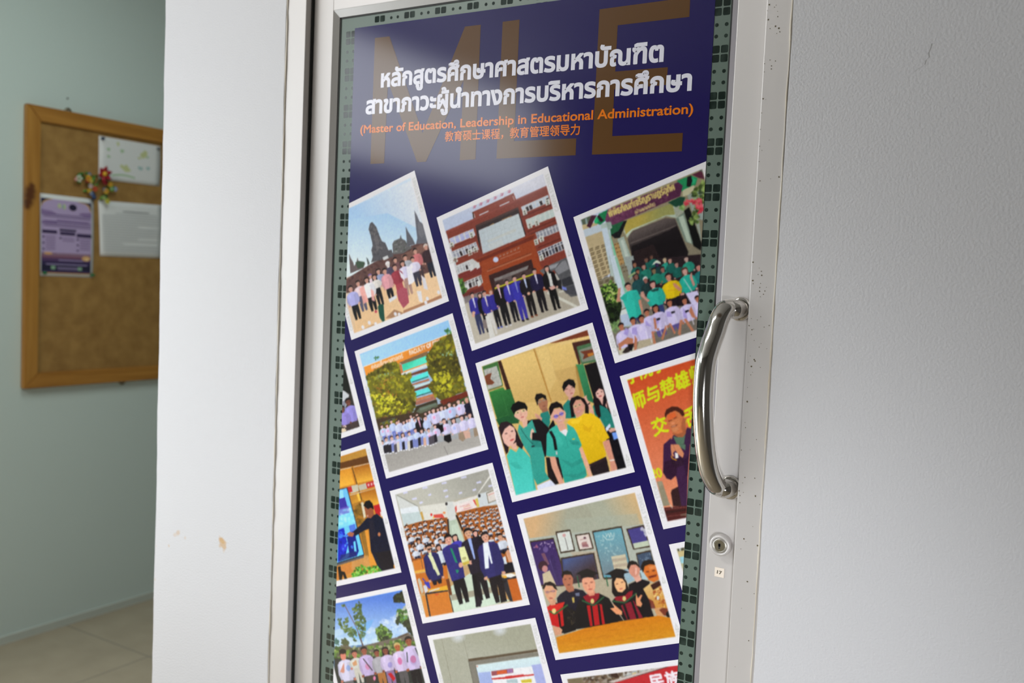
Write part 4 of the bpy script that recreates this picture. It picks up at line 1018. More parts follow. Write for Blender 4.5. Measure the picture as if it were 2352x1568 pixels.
G((70, 140, 66), (40, 92, 48), 300, 1000, 600, 1300, 270, 990, 470, 920, 640, 1190, 640, 1360, 380, 1362); P((50, 110, 56), 320, 1060, 450, 1010, 540, 1300, 400, 1340, a=.5); L((90, 160, 84), 6, 440, 1010, 520, 1310, a=.6)
P((70, 40, 36), 1445, 295, 1710, 240, 1720, 300, 1520, 350, 1570, 590, 1540, 600); P((74, 110, 76), 1510, 350, 1730, 290, 1800, 560, 1580, 600); P((140, 140, 130), 1540, 400, 1740, 330, 1780, 530, 1590, 570, a=.8); P((110, 56, 40), 1560, 420, 1750, 380, 1760, 460, 1600, 530, 1620, 460); P((190, 120, 50), 1660, 450, 1750, 430, 1750, 470, 1680, 490)
P((26, 24, 26), 1620, 610, 1800, 560, 1960, 1140, 1760, 1100); G((64, 140, 90), (40, 104, 72), 1500, 600, 1800, 1100, 1500, 600, 1610, 600, 1760, 1150, 1640, 1100); P((150, 110, 50), 1490, 620, 1520, 620, 1620, 1060, 1560, 1060, a=.6)
TL, TLD, TLL = (52, 158, 142), (38, 122, 112), (72, 190, 176)
# back row heads
P(TLD, 1320, 1180, 1400, 1090, 1470, 1080, 1500, 1362, 1330, 1362); P((204, 152, 138), 1390, 1060, 1470, 1050, 1460, 1110, 1400, 1110)
P((208, 158, 144), 1330, 940, 1380, 880, 1480, 900, 1492, 960, 1470, 1030, 1430, 1065, 1380, 1050, 1340, 990); P((22, 20, 22), 1308, 920, 1330, 850, 1400, 806, 1470, 820, 1496, 880, 1488, 940, 1450, 910, 1400, 880, 1360, 930, 1330, 985)
E((120, 80, 70), 1370, 950, 20, 7, -15); E((120, 80, 70), 1452, 925, 18, 7, -15); E((176, 100, 96), 1440, 1008, 22, 9, -15); E((196, 140, 126), 1418, 970, 12, 22, -15)
P((30, 22, 26), 1760, 960, 1800, 910, 1860, 905, 1910, 960, 1940, 1080, 1960, 1362, 1800, 1362, 1760, 1200); P((222, 176, 164), 1780, 1000, 1830, 940, 1890, 960, 1906, 1030, 1880, 1090, 1840, 1096, 1790, 1060); P((214, 166, 154), 1830, 1090, 1890, 1080, 1880, 1180); E((170, 70, 76), 1846, 1050, 24, 10, -15); E((90, 60, 60), 1810, 1010, 14, 7); E((90, 60, 60), 1868, 985, 14, 7)
P(TLD, 1740, 1190, 1830, 1170, 1900, 1200, 2000, 1362, 1780, 1362); P((214, 160, 146), 1940, 1110, 1980, 1180, 1960, 1230, 1920, 1190); L((28, 20, 24), 50, 1800, 1100, 1840, 1362)
P((214, 160, 142), 1600, 1080, 1650, 1030, 1660, 1090, 1700, 1150, 1760, 1280, 1740, 1362, 1690, 1240, 1640, 1140); L((40, 34, 40), 14, 1670, 1170, 1705, 1140)
P((164, 110, 84), 940, 1110, 1080, 1080, 1104, 1120, 1100, 1200, 1060, 1252, 1000, 1240); P((28, 22, 22), 920, 1080, 940, 1020, 1010, 1008, 1076, 1040, 1090, 1110, 1030, 1070, 970, 1100, 960, 1190); E((150, 140, 120), 985, 1130, 30, 16, -20, .6); E((150, 140, 120), 1050, 1105, 26, 15, -20, .6); E((130, 80, 66), 1050, 1190, 24, 9, -15)
P((150, 100, 76), 1010, 1230, 1100, 1210, 1120, 1300, 1040, 1320); P(TLD, 1000, 1290, 1110, 1260, 1150, 1362, 1020, 1362); P((206, 150, 130), 920, 1290, 950, 1300, 1010, 1340, 1000, 1362, 930, 1350)
A.o = (1080, 900, 6.032)
G((52, 120, 60), (34, 84, 44), 300, 0, 500, 400, 270, 0, 560, -40, 640, 200, 690, 400, 400, 460); P((34, 84, 48), 360, 380, 520, 330, 640, 330, 680, 430, 560, 440, 400, 450); L((80, 150, 80), 5, 370, 370, 540, 310, a=.5); L((80, 150, 80), 5, 450, 40, 530, 310, a=.5)
P(TLD, 970, 310, 1090, 290, 1110, 420, 1080, 500, 1000, 420); P((200, 146, 126), 900, 300, 930, 310, 1000, 360, 990, 400, 930, 370); P((28, 24, 28), 840, 380, 960, 370, 1100, 500, 1080, 600, 1040, 900, 860, 660); P((22, 20, 24), 1090, 480, 1150, 380, 1180, 460, 1110, 530)
# right: girl with bottle
P((36, 120, 110), 1700, 180, 1800, 180, 1900, 230, 1970, 340, 2010, 500, 1860, 480, 1760, 300); P((20, 18, 24), 1860, 480, 2020, 520, 2170, 1040, 2040, 1090, 1900, 760); P((30, 22, 26), 1720, 0, 1790, 190, 1810, 340, 1780, 350, 1740, 300, 1700, 120); P((210, 160, 146), 1900, 520, 2000, 490, 2020, 530, 1940, 560); P((206, 214, 236), 1870, 500, 1930, 430, 1945, 470, 1890, 550); P((110, 150, 230), 1960, 560, 2030, 550, 2044, 640, 1985, 660); P((214, 164, 150), 1870, 170, 1920, 130, 1940, 220, 1890, 225); P((24, 20, 26), 1880, 100, 1920, 220, 1960, 330, 1900, 230)
# woman in yellow
G((234, 190, 34), (210, 170, 22), 1600, 300, 1700, 960, 1340, 420, 1400, 360, 1480, 360, 1580, 300, 1680, 290, 1780, 360, 1930, 630, 1830, 690, 1880, 860, 1850, 930, 1760, 980, 1640, 990, 1540, 740, 1460, 520)
P((204, 150, 24), 1560, 440, 1640, 500, 1700, 440, 1660, 560, 1570, 520, a=.5); P((196, 146, 24), 1780, 660, 1830, 690, 1860, 800, 1800, 720, a=.5); P((244, 206, 60), 1380, 380, 1480, 380, 1560, 330, 1500, 440, 1400, 440, a=.6)
P((206, 142, 120), 1835, 690, 1920, 650, 2000, 940, 2036, 1060, 2010, 1080, 1944, 1100, 1930, 950); L((226, 220, 214), 16, 1930, 945, 1996, 935); P((36, 28, 32), 1640, 1000, 1880, 890, 1930, 1100, 1700, 1160, 1660, 1060); P((60, 40, 44), 1640, 1000, 1880, 890, 1890, 930, 1660, 1030, a=.4)
P((206, 148, 128), 1420, 180, 1460, 110, 1540, 110, 1590, 170, 1580, 260, 1530, 330, 1480, 350, 1430, 280); P((30, 22, 24), 1376, 160, 1400, 80, 1490, 50, 1580, 90, 1640, 200, 1640, 300, 1590, 290, 1590, 180, 1530, 100, 1460, 110, 1420, 190, 1450, 340, 1400, 350, 1390, 260)
E((236, 224, 210), 1505, 268, 36, 12, -18); E((170, 80, 80), 1505, 268, 40, 16, -18, .5); L((190, 180, 120), 5, 1425, 200, 1480, 215, 1500, 190, 1530, 180); E((200, 190, 140), 1455, 195, 28, 18, -18, .5); E((200, 190, 140), 1515, 175, 28, 18, -18, .5); E((60, 40, 40), 1460, 195, 10, 6); E((60, 40, 40), 1516, 176, 10, 6); E((196, 136, 118), 1490, 225, 14, 16)
# young man with glasses
P((28, 22, 26), 760, 400, 900, 380, 1000, 400, 1110, 540, 1080, 620, 1050, 900, 960, 700, 860, 660)
G((60, 156, 142), (48, 150, 138), 700, 450, 1000, 1250, 680, 440, 740, 500, 800, 440, 860, 380, 920, 560, 850, 660, 980, 680, 1030, 880, 1040, 1100, 1100, 1200, 930, 1280, 880, 1180, 830, 880, 740, 740, 660, 540)
P((36, 114, 106), 845, 660, 960, 670, 1000, 760, 880, 760, 850, 720, a=.6); P((220, 172, 152), 720, 400, 800, 370, 790, 470, 740, 495); P((222, 172, 152), 610, 320, 640, 260, 780, 230, 800, 290, 790, 340, 760, 400, 710, 410, 660, 370, 620, 345)
P((18, 16, 18), 565, 230, 590, 170, 670, 124, 760, 150, 796, 210, 790, 260, 760, 230, 690, 240, 630, 270, 610, 310); E((214, 206, 150), 655, 285, 34, 20, -15, .65); E((214, 206, 150), 740, 258, 34, 20, -15, .65); E((70, 50, 46), 660, 285, 12, 7); E((70, 50, 46), 742, 258, 12, 7); E((190, 100, 100), 726, 345, 24, 9, -15); E((206, 150, 134), 705, 312, 12, 16)
L((30, 60, 60), 6, 700, 500, 780, 620, 870, 720); P((30, 44, 50), 850, 740, 900, 735, 890, 755, 855, 765); P((222, 180, 160), 840, 540, 860, 500, 890, 540, 870, 600, 850, 660, 830, 620); P((28, 22, 26), 860, 560, 920, 560, 1000, 660, 860, 664)
P((214, 218, 238), 925, 1290, 1110, 1210, 1220, 1280, 940, 1360); L((176, 182, 210), 5, 1110, 1220, 1130, 1290)
P((30, 24, 26), 1050, 900, 1110, 900, 1240, 860, 1290, 1120, 1280, 1240, 1180, 1280, 1080, 1170)
# woman in front
G((58, 172, 156), (44, 150, 136), 1200, 500, 1450, 1250, 1060, 580, 1120, 500, 1200, 450, 1240, 540, 1320, 600, 1350, 540, 1340, 440, 1430, 490, 1480, 570, 1545, 730, 1510, 780, 1540, 900, 1600, 1060, 1616, 1150, 1560, 1200, 1310, 1255, 1270, 1100, 1220, 900, 1100, 890, 1055, 880)
P((38, 124, 114), 1370, 660, 1500, 680, 1530, 740, 1400, 720, a=.5); P((38, 124, 114), 1240, 920, 1420, 980, 1560, 900, 1580, 960, 1400, 1040, a=.4); P((38, 124, 114), 1290, 1140, 1500, 1130, 1600, 1060, 1610, 1120, 1440, 1190, a=.45); P((72, 188, 172), 1110, 560, 1200, 560, 1300, 700, 1240, 760, 1150, 640, a=.4); L((34, 110, 102), 5, 1320, 610, 1360, 760, a=.7)
P((226, 222, 228), 1240, 540, 1330, 510, 1350, 540, 1326, 610); P((212, 160, 140), 1200, 450, 1310, 430, 1330, 510, 1240, 540); P((216, 162, 142), 1110, 350, 1150, 240, 1260, 220, 1310, 260, 1326, 290, 1320, 380, 1280, 440, 1220, 450, 1170, 400, 1130, 380)
P((26, 20, 22), 1090, 230, 1120, 160, 1200, 130, 1270, 170, 1300, 260, 1240, 210, 1160, 230, 1130, 300, 1110, 330); E((120, 110, 220), 1190, 335, 34, 26, -18, .8); E((120, 110, 220), 1264, 300, 32, 26, -18, .8); L((50, 36, 60), 5, 1155, 340, 1225, 325, 1295, 285); E((236, 228, 220), 1250, 393, 32, 12, -20); E((190, 110, 106), 1250, 393, 36, 16, -20, .45); E((206, 150, 130), 1234, 350, 13, 18)
L((24, 20, 24), 40, 1110, 540, 1165, 640, 1190, 800); P((190, 190, 190), 1185, 820, 1205, 815, 1212, 860, 1190, 865); P((212, 154, 130), 1100, 890, 1180, 890, 1210, 1010, 1300, 1260, 1236, 1275, 1130, 1040); P((220, 166, 142), 1505, 780, 1550, 760, 1610, 910, 1650, 1020, 1690, 1160, 1650, 1170, 1600, 1040); L((196, 170, 120), 8, 1600, 1045, 1666, 1020); E((206, 180, 60), 1432, 648, 22, 8, -10)
# woman at lower left
G((66, 186, 172), (76, 200, 190), 600, 800, 700, 1400, 510, 880, 560, 780, 640, 830, 690, 740, 760, 820, 830, 900, 860, 1060, 880, 1180, 916, 1355, 636, 1428); P((44, 146, 134), 540, 980, 640, 960, 740, 1060, 640, 1060, a=.35); P((44, 146, 134), 840, 960, 880, 1160, 910, 1340, 880, 1340, a=.5)
P((40, 26, 32), 396, 490, 430, 420, 510, 404, 580, 440, 650, 540, 690, 640, 740, 730, 720, 790, 640, 730, 540, 740, 530, 830, 500, 860, 450, 700); P((226, 178, 164), 440, 600, 470, 520, 540, 450, 610, 490, 636, 570, 630, 660, 590, 730, 530, 755, 470, 700); P((220, 172, 156), 560, 740, 640, 690, 650, 790, 600, 790); E((196, 92, 92), 582, 660, 32, 12, -22); E((90, 60, 62), 500, 572, 20, 8, -15); E((90, 60, 62), 582, 540, 18, 8, -15); E((210, 156, 142), 556, 605, 15, 20); P((46, 32, 38), 430, 430, 520, 420, 560, 450, 480, 510, 440, 600, 420, 560, a=.9)
A.build('printed photograph of seven smiling people in green and yellow shirts', 5)

# --- orange banner with a clapping man
A = Art(GRID['orange'], (1420, 800, 7.127)); P, E, L, G, S = A.P, A.E, A.L, A.G, A.S
A.inner((200, 76, 38), (224, 150, 116))
YE = (206, 216, 30)
A.T(YE, '师与楚雄师', 270, 1010, 1420, 470, 300, 1.9); A.T(YE, '交', 590, 1420, 830, 1330, 300, 1.9); A.T(YE, '活', 1060, 1290, 1310, 1200, 330, 1.9); A.T(YE, '学院学', 160, 580, 780, 330, 290, 1.9)
A.o = (1420, 1000, 7.127); A.T(YE, '20', 560, 690, 730, 670, 220, 1.6)
P((140, 132, 110), 636, 750, 720, 738, 850, 1130, 740, 1150); P((160, 150, 124), 636, 750, 720, 738, 740, 800, 660, 830, a=.5)
P((50, 28, 32), 865, 930, 880, 880, 1000, 820, 1080, 1150, 900, 1150); P((60, 32, 66), 745, 150, 860, 40, 900, 60, 1180, -100, 1190, 0, 1140, 650, 1130, 1150, 1040, 1160, 960, 700, 940, 650, 870, 720, 800, 700, 735, 600)
P((44, 22, 40), 760, 420, 900, 380, 960, 480, 960, 640, 860, 720, 790, 690, 740, 590, a=.7); P((40, 20, 44), 1060, 420, 1160, 300, 1140, 660, 1110, 640, a=.6); P((84, 112, 92), 900, 0, 1000, 40, 1110, 60, 1100, 240, 1010, 180); P((44, 24, 40), 860, 400, 1080, 330, 1070, 480, 960, 520, 900, 470, a=.7)
P((204, 132, 96), 862, 60, 900, 10, 950, 30, 980, 120, 1080, 290, 1060, 360, 1000, 320, 940, 240, 900, 280, 920, 340, 880, 330, 862, 200); L((150, 80, 60), 6, 880, 100, 940, 240); P((226, 226, 226), 930, 270, 980, 290, 990, 360, 940, 370); L((236, 160, 30), 14, 870, 330, 890, 370, 960, 400)
P((74, 26, 28), 750, 1170, 1130, 1140, 1116, 1340, 800, 1395); L((140, 90, 80), 8, 770, 1200, 1120, 1160); L((120, 60, 56), 10, 800, 1320, 1116, 1270); P((40, 20, 22), 780, 1230, 1120, 1190, 1120, 1220, 790, 1270, a=.7); P((110, 80, 70), 1020, 1280, 1116, 1260, 1116, 1300, 1020, 1310); L((196, 186, 170), 14, 850, 1120, 890, 1180)
A.o = (1420, 800, 7.127)
P((60, 34, 66), 740, 1568, 880, 1480, 900, 1420, 1100, 1370, 1130, 1290, 1200, 1310, 1190, 1568); P((84, 112, 92), 900, 1430, 960, 1450, 1100, 1400, 1080, 1568, 960, 1568)
P((160, 92, 58), 880, 1390, 1110, 1290, 1110, 1390, 1060, 1450, 980, 1450); P((196, 112, 68), 775, 1110, 800, 1080, 950, 1020, 1060, 1090, 1105, 1150, 1110, 1280, 1060, 1370, 980, 1400, 900, 1380, 840, 1290, 810, 1210); P((70, 34, 26), 762, 1080, 790, 1000, 880, 950, 980, 955, 1070, 1020, 1092, 1090, 1050, 1110, 1000, 1050, 940, 1015, 850, 1050, 800, 1090, 780, 1150)
P((220, 92, 44), 800, 1090, 930, 1040, 960, 1120, 880, 1150, 820, 1190, a=.7); P((206, 130, 84), 850, 1200, 1000, 1140, 1040, 1240, 960, 1340, 870, 1330, a=.5); P((150, 84, 56), 1060, 1130, 1108, 1150, 1108, 1290, 1060, 1370, 1030, 1300, a=.6)
P((112, 52, 36), 820, 1175, 880, 1160, 885, 1178, 830, 1200, a=.7); P((112, 52, 36), 905, 1140, 960, 1112, 965, 1130, 915, 1160, a=.7); P((130, 66, 48), 856, 1278, 980, 1236, 960, 1266, 880, 1296, a=.8); P((226, 200, 180), 880, 1276, 950, 1254, 940, 1266, 890, 1284, a=.6); E((232, 150, 108), 900, 1222, 30, 20, -20, .6); P((206, 140, 96), 880, 1320, 970, 1290, 1000, 1320, 940, 1370, 890, 1360, a=.5)
A.build('printed photograph of a clapping man before an orange banner with yellow characters', 6)

# --- pupils at the left margin
A = Art(GRID['far'], (770, 780, 6.03)); P, E, L, G, S = A.P, A.E, A.L, A.G, A.S
A.inner((40, 44, 40), (58, 50, 50))
P((24, 26, 24), 100, 400, 160, 480, 220, 740, 110, 720); P((196, 200, 206), 80, 690, 130, 710, 190, 760, 180, 820, 140, 950, 90, 980); P((130, 134, 150), 100, 850, 150, 830, 140, 960, 90, 960)
A.M(178, 860, 46, (150, 140, 220), (70, 56, 56), skin=(110, 66, 54), hair=(26, 20, 22), body=5.2, leg=3, wide=1.8); A.M(96, 960, 40, (150, 136, 216), (64, 50, 56), skin=(110, 70, 60), hair=(30, 24, 26), body=4.6, leg=3, wide=1.8); E((226, 206, 176), 118, 1250, 34, 40); S([(220, 190, 180), (60, 50, 50)], 16, 14, 71, 90, 1170, 170, 1190, 170, 1230, 100, 1240)
A.build('printed photograph of pupils in lilac shirts cut by the left edge', 7)
# --- man at a touch screen
DOWN = (.24, .97); RIGHT = (.95, -.31)
A = Art(GRID['screen'], (760, 1000, 4.353)); P, E, L, G, S = A.P, A.E, A.L, A.G, A.S
A.inner((196, 130, 40), (206, 140, 60))
P((186, 136, 56), 90, 230, 360, 130, 370, 200, 90, 280); P((96, 56, 22), 90, 275, 370, 200, 390, 272, 90, 335)
G((214, 140, 40), (240, 176, 60), 200, 320, 220, 480, 90, 345, 215, 316, 250, 480, 90, 520); P((206, 130, 36), 195, 322, 215, 316, 255, 480, 240, 490)
G((170, 100, 26), (236, 176, 64), 300, 300, 330, 460, 230, 316, 392, 272, 430, 440, 265, 478); L((206, 190, 180), 7, 90, 345, 205, 318); L((206, 190, 180), 7, 225, 316, 390, 276); L((110, 74, 30), 12, 212, 320, 310, 650)
P((196, 190, 170), 180, 510, 268, 488, 282, 555, 200, 580); P((190, 184, 166), 272, 500, 355, 475, 370, 530, 290, 552); P((190, 40, 46), 350, 474, 430, 450, 444, 505, 362, 528); P((190, 40, 46), 165, 516, 205, 506, 218, 560, 180, 572)
for x, y in ((375, 494), (405, 486), (432, 478)): P((226, 200, 200), x - 9, y - 10, x + 8, y - 14, x + 12, y + 10, x - 5, y + 15, a=.8)
G((176, 108, 30), (232, 170, 60), 400, 560, 420, 690, 292, 570, 460, 520, 500, 690, 330, 700); G((180, 120, 40), (220, 160, 50), 200, 600, 260, 700, 190, 600, 270, 575, 300, 670, 220, 690); P((240, 190, 70), 258, 590, 280, 570, 304, 670, 290, 680); L((206, 190, 180), 6, 190, 596, 440, 528)
P((176, 120, 44), 200, 690, 330, 640, 520, 1000, 520, 1340, 240, 1340); S([(110, 80, 30), (140, 104, 40), (96, 70, 26)], 40, 26, 81, 220, 690, 310, 680, 320, 860, 260, 900, a=.7); P((214, 204, 180), 300, 670, 325, 665, 350, 810, 330, 830); P((190, 34, 40), 425, 700, 490, 680, 520, 800, 450, 790); P((226, 210, 200), 490, 760, 512, 760, 522, 800, 500, 810)
P((226, 150, 56), 340, 930, 370, 920, 400, 1180, 440, 1160, 470, 1290, 330, 1310, 320, 1000); P((120, 90, 40), 300, 960, 340, 950, 380, 1200, 350, 1240, a=.7); P((206, 150, 90), 210, 1250, 370, 1190, 400, 1310, 210, 1340, a=.8)
P((30, 34, 50), 70, 540, 165, 518, 335, 1185, 330, 1200, 60, 1290); G((110, 190, 250), (110, 210, 250), 100, 540, 280, 1190, 70, 548, 158, 524, 328, 1185, 60, 1270)
P((60, 50, 160), 80, 630, 140, 615, 170, 720, 90, 740); P((120, 90, 190), 80, 730, 180, 700, 190, 780, 80, 810, a=.6); P((150, 220, 250), 90, 550, 120, 545, 130, 620, 90, 630); P((130, 216, 250), 80, 800, 220, 760, 250, 880, 80, 920); S([(150, 240, 250), (200, 240, 250)], 20, 20, 82, 90, 740, 190, 720, 240, 860, 90, 880, a=.4); P((80, 120, 220), 180, 900, 240, 880, 260, 980, 200, 1000)
P((28, 40, 190), 75, 940, 130, 920, 170, 1090, 150, 1190, 70, 1260); E((60, 130, 250), 100, 990, 22, 34); E((50, 60, 220), 130, 1120, 26, 40); P((20, 30, 130), 160, 1010, 240, 970, 280, 1150, 260, 1200, 190, 1220); S([(90, 180, 250), (40, 50, 220), (20, 24, 120)], 40, 13, 83, 75, 950, 230, 960, 270, 1190, 75, 1260, a=.7); P((110, 210, 250), 225, 1060, 245, 1050, 258, 1160, 235, 1160); P((30, 40, 110), 100, 1190, 250, 1150, 260, 1200, 80, 1260, a=.8)
P((96, 92, 96), 60, 1280, 330, 1195, 332, 1215, 60, 1300); P((206, 130, 60), 65, 1310, 200, 1270, 215, 1360, 60, 1440); P((26, 22, 22), 70, 1310, 96, 1300, 104, 1350, 140, 1360, 165, 1430, 140, 1440, 120, 1380, 110, 1440, 85, 1440)
S([(70, 150, 40), (110, 190, 60), (150, 214, 100), (50, 110, 34)], 120, 17, 84, 190, 1420, 240, 1330, 300, 1300, 400, 1310, 480, 1300, 530, 1350, 400, 1390)
P((24, 26, 46), 220, 960, 300, 890, 350, 830, 400, 800, 460, 780, 520, 830, 560, 980, 600, 1100, 640, 1330, 510, 1350, 460, 1290, 400, 1150, 380, 930, 330, 950, 240, 1005); P((46, 38, 50), 380, 850, 420, 840, 450, 1000, 400, 1040, a=.5); P((30, 26, 34), 440, 1170, 620, 1140, 640, 1330, 520, 1350); E((190, 120, 80), 482, 985, 14, 20)
P((150, 84, 56), 335, 720, 350, 700, 420, 720, 430, 790, 400, 825, 360, 820, 345, 770); P((22, 18, 20), 326, 700, 345, 655, 385, 645, 418, 680, 430, 740, 400, 720, 370, 735); P((206, 150, 130), 352, 800, 375, 790, 372, 815); P((170, 100, 74), 160, 980, 190, 960, 235, 970, 220, 1010, 180, 1005); P((226, 150, 50), 625, 1290, 645, 1270, 655, 1330, 630, 1335)
A.build('printed photograph of a man in black pointing at a bright screen', 8)

# --- lecture hall
DOWN = (.245, .97); RIGHT = (.95, -.30)
A = Art(GRID['hall'], (890, 1060, 6.818)); P, E, L, G, S = A.P, A.E, A.L, A.G, A.S
A.inner((176, 176, 168), (196, 150, 90))
G((160, 158, 150), (186, 184, 174), 1300, 200, 800, 680, 140, 515, 1590, 115, 1660, 430, 1410, 520, 900, 640, 480, 700)
P((206, 208, 206), 140, 515, 480, 700, 550, 930, 260, 1010, 160, 600); P((226, 232, 240), 200, 740, 480, 690, 500, 800, 220, 820, a=.8); P((190, 204, 206), 220, 820, 520, 780, 545, 930, 265, 1010); L((110, 108, 100), 8, 150, 525, 480, 700)
P((216, 214, 206), 500, 700, 910, 640, 960, 930, 570, 920); P((206, 208, 206), 910, 630, 1040, 620, 1080, 910, 960, 940); P((220, 216, 212), 1020, 640, 1400, 530, 1430, 710, 1090, 810); P((200, 206, 210), 1400, 520, 1660, 440, 1730, 660, 1440, 720); P((214, 212, 206), 1410, 500, 1610, 200, 1625, 230, 1440, 480)
P((196, 156, 80), 510, 790, 545, 780, 580, 905, 550, 915); P((206, 186, 90), 1370, 590, 1410, 570, 1440, 700, 1400, 715); P((210, 80, 70), 720, 830, 860, 815, 900, 880, 730, 880); E((206, 60, 56), 690, 830, 18, 22); E((226, 140, 90), 890, 800, 22, 20); E((236, 190, 70), 725, 875, 14)
P((230, 216, 214), 1060, 690, 1340, 590, 1390, 720, 1090, 800); P((206, 90, 80), 1055, 720, 1080, 685, 1090, 760, 1070, 800); P((206, 70, 66), 1335, 600, 1365, 595, 1400, 690, 1380, 680); L((206, 110, 110), 10, 1130, 710, 1290, 660, a=.6); L((220, 130, 90), 12, 1190, 715, 1300, 685, a=.7); L((220, 120, 90), 12, 1190, 745, 1310, 715, a=.7); L((190, 110, 150), 8, 1160, 760, 1330, 715, a=.5)
for x, y, w in ((285, 485, 40), (590, 408, 44), (890, 335, 44), (1195, 245, 48), (1430, 325, 40), (910, 455, 36), (425, 580, 40), (1145, 490, 28), (1360, 440, 30), (665, 518, 26), (930, 545, 28), (530, 640, 28), (1610, 380, 34)):
    P((206, 206, 236), x - w, y - 10 + w * .2, x + w * .8, y - 22, x + w, y + 8, x - w * .8, y + 24, a=.9)
E((60, 56, 56), 925, 660, 20, 26); E((60, 56, 60), 1438, 535, 20, 28); P((110, 100, 80), 1545, 490, 1665, 440, 1720, 600, 1580, 655); P((214, 206, 200), 1555, 500, 1660, 455, 1708, 595, 1590, 640); L((210, 90, 80), 10, 1580, 525, 1670, 490, a=.6)
P((176, 190, 172), 960, 930, 1080, 900, 1300, 1500, 1000, 1568, 970, 1200); P((200, 214, 196), 1000, 1000, 1100, 960, 1250, 1400, 1060, 1440, a=.6)
P((150, 84, 40), 260, 1010, 540, 930, 940, 870, 970, 1200, 990, 1568, 380, 1568); P((160, 88, 40), 1080, 800, 1500, 700, 1740, 680, 1960, 1568, 1300, 1568, 1170, 1060); P((50, 36, 30), 1065, 840, 1090, 830, 1190, 1060, 1170, 1090); P((60, 44, 40), 935, 900, 960, 895, 975, 1140, 950, 1120)
S([(196, 120, 50), (206, 136, 60), (120, 60, 30)], 130, 30, 91, 260, 1010, 540, 940, 930, 890, 970, 1200, 960, 1568, 390, 1568, a=.5, asp=.3); S([(200, 124, 52), (210, 140, 60), (120, 60, 30)], 130, 30, 92, 1090, 810, 1730, 690, 1940, 1500, 1340, 1500, 1180, 1060, a=.5, asp=.3)
rq = random.Random(12)
def audience(poly, rows, seed):
    r = random.Random(seed); lp = list(zip(poly[0::2], poly[1::2])); xs = poly[0::2]; ys = poly[1::2]; out = []; n = 0
    while len(out) < rows and n < 4000:
        n += 1; x, y = r.uniform(min(xs), max(xs)), r.uniform(min(ys), max(ys))
        if not inside((x, y), lp): continue
        z = 11 + (y - 680) * .034
        if all(math.hypot(x - a, (y - b) * 1.2) > (z + c) * 1.75 for a, b, c in out): out.append((x, y, z))
    for x, y, z in sorted(out, key=lambda t: t[1]):
        P((206, 214, 226), x - z * 1.6, y + z * 1.2, x + z * 1.5, y + z * .8, x + z * 2.0, y + z * 2.6, x - z * 1.2, y + z * 3.1, a=.95); P((34, 34, 56), x - z * .4, y + z * 2.2, x + z * 1.7, y + z * 1.7, x + z * 1.9, y + z * 2.9, x - z * .8, y + z * 3.2, a=.75)
        E((40, 28, 28), x - z * .1, y - z * .2, z, z * 1.15); E((206, 152, 122), x + z * .08, y + z * .3, z * .72, z * .85)
audience([270, 1020, 540, 950, 930, 890, 960, 1200, 900, 1450, 400, 1450], 58, 5); audience([1100, 830, 1720, 700, 1880, 1250, 1500, 1200, 1240, 1080], 52, 6)
A.o = (890, 1220, 6.918)
P((214, 206, 196), 390, 460, 560, 430, 590, 560, 440, 600, a=.0)
P((206, 122, 50), 405, 470, 600, 420, 620, 600, 440, 640); L((80, 60, 50), 6, 535, 430, 570, 600); P((226, 170, 70), 430, 630, 600, 590, 610, 630, 440, 665); P((196, 110, 40), 450, 670, 660, 640, 940, 520, 990, 900, 480, 1000)
P((196, 210, 190), 960, 900, 1340, 640, 1500, 640, 1760, 1000, 1960, 1100, 1060, 1290); P((150, 140, 120), 1000, 1000, 1220, 960, 1640, 880, 1700, 960, 1240, 1060, 1020, 1090, a=.8); P((206, 224, 206), 1020, 1100, 1700, 960, 1780, 1130, 1060, 1290, a=.8)
P((206, 120, 44), 620, 1000, 960, 940, 1040, 1290, 690, 1350); P((214, 134, 56), 550, 1020, 600, 1010, 670, 1350, 615, 1362); P((44, 40, 46), 596, 960, 620, 960, 692, 1345, 668, 1350); P((50, 46, 50), 600, 970, 960, 925, 965, 945, 605, 1000); P((226, 170, 50), 640, 920, 960, 850, 965, 925, 640, 960); P((110, 60, 34), 930, 760, 980, 740, 1030, 1000, 985, 1010); L((40, 36, 40), 12, 985, 1000, 1050, 1280)
P((196, 186, 166), 480, 760, 510, 735, 545, 800, 580, 960, 540, 990); P((206, 206, 214), 570, 860, 620, 840, 650, 940, 600, 980); L((70, 60, 160), 18, 560, 740, 660, 860); P((60, 60, 176), 580, 810, 660, 790, 690, 900, 660, 900); P((210, 206, 216), 660, 940, 830, 890, 830, 910, 670, 960); E((206, 60, 40), 785, 995, 30, 12, -10, .7)
P((190, 96, 34), 1900, 750, 2065, 730, 2150, 1080, 1990, 1110); P((44, 42, 50), 1780, 740, 2060, 700, 2066, 735, 1900, 760, 1990, 1110, 1940, 1100); P((230, 230, 226), 1820, 690, 1960, 660, 2050, 690, 1960, 730, 1850, 720); P((226, 170, 60), 1820, 700, 1880, 690, 1900, 730, 1850, 740)
P((24, 22, 34), 1830, 500, 1980, 480, 2030, 640, 1840, 670); P((206, 214, 224), 1810, 420, 1870, 390, 1900, 510, 1830, 520); E((206, 150, 120), 1930, 350, 46, 70, -15); P((26, 20, 22), 1800, 340, 1880, 220, 1960, 230, 1960, 290, 1890, 290, 1860, 360); P((210, 156, 124), 1890, 380, 1960, 370, 1980, 480, 1930, 490); P((30, 26, 30), 1890, 780, 1780, 760, 1900, 1100, 1800, 1130, 1760, 900)
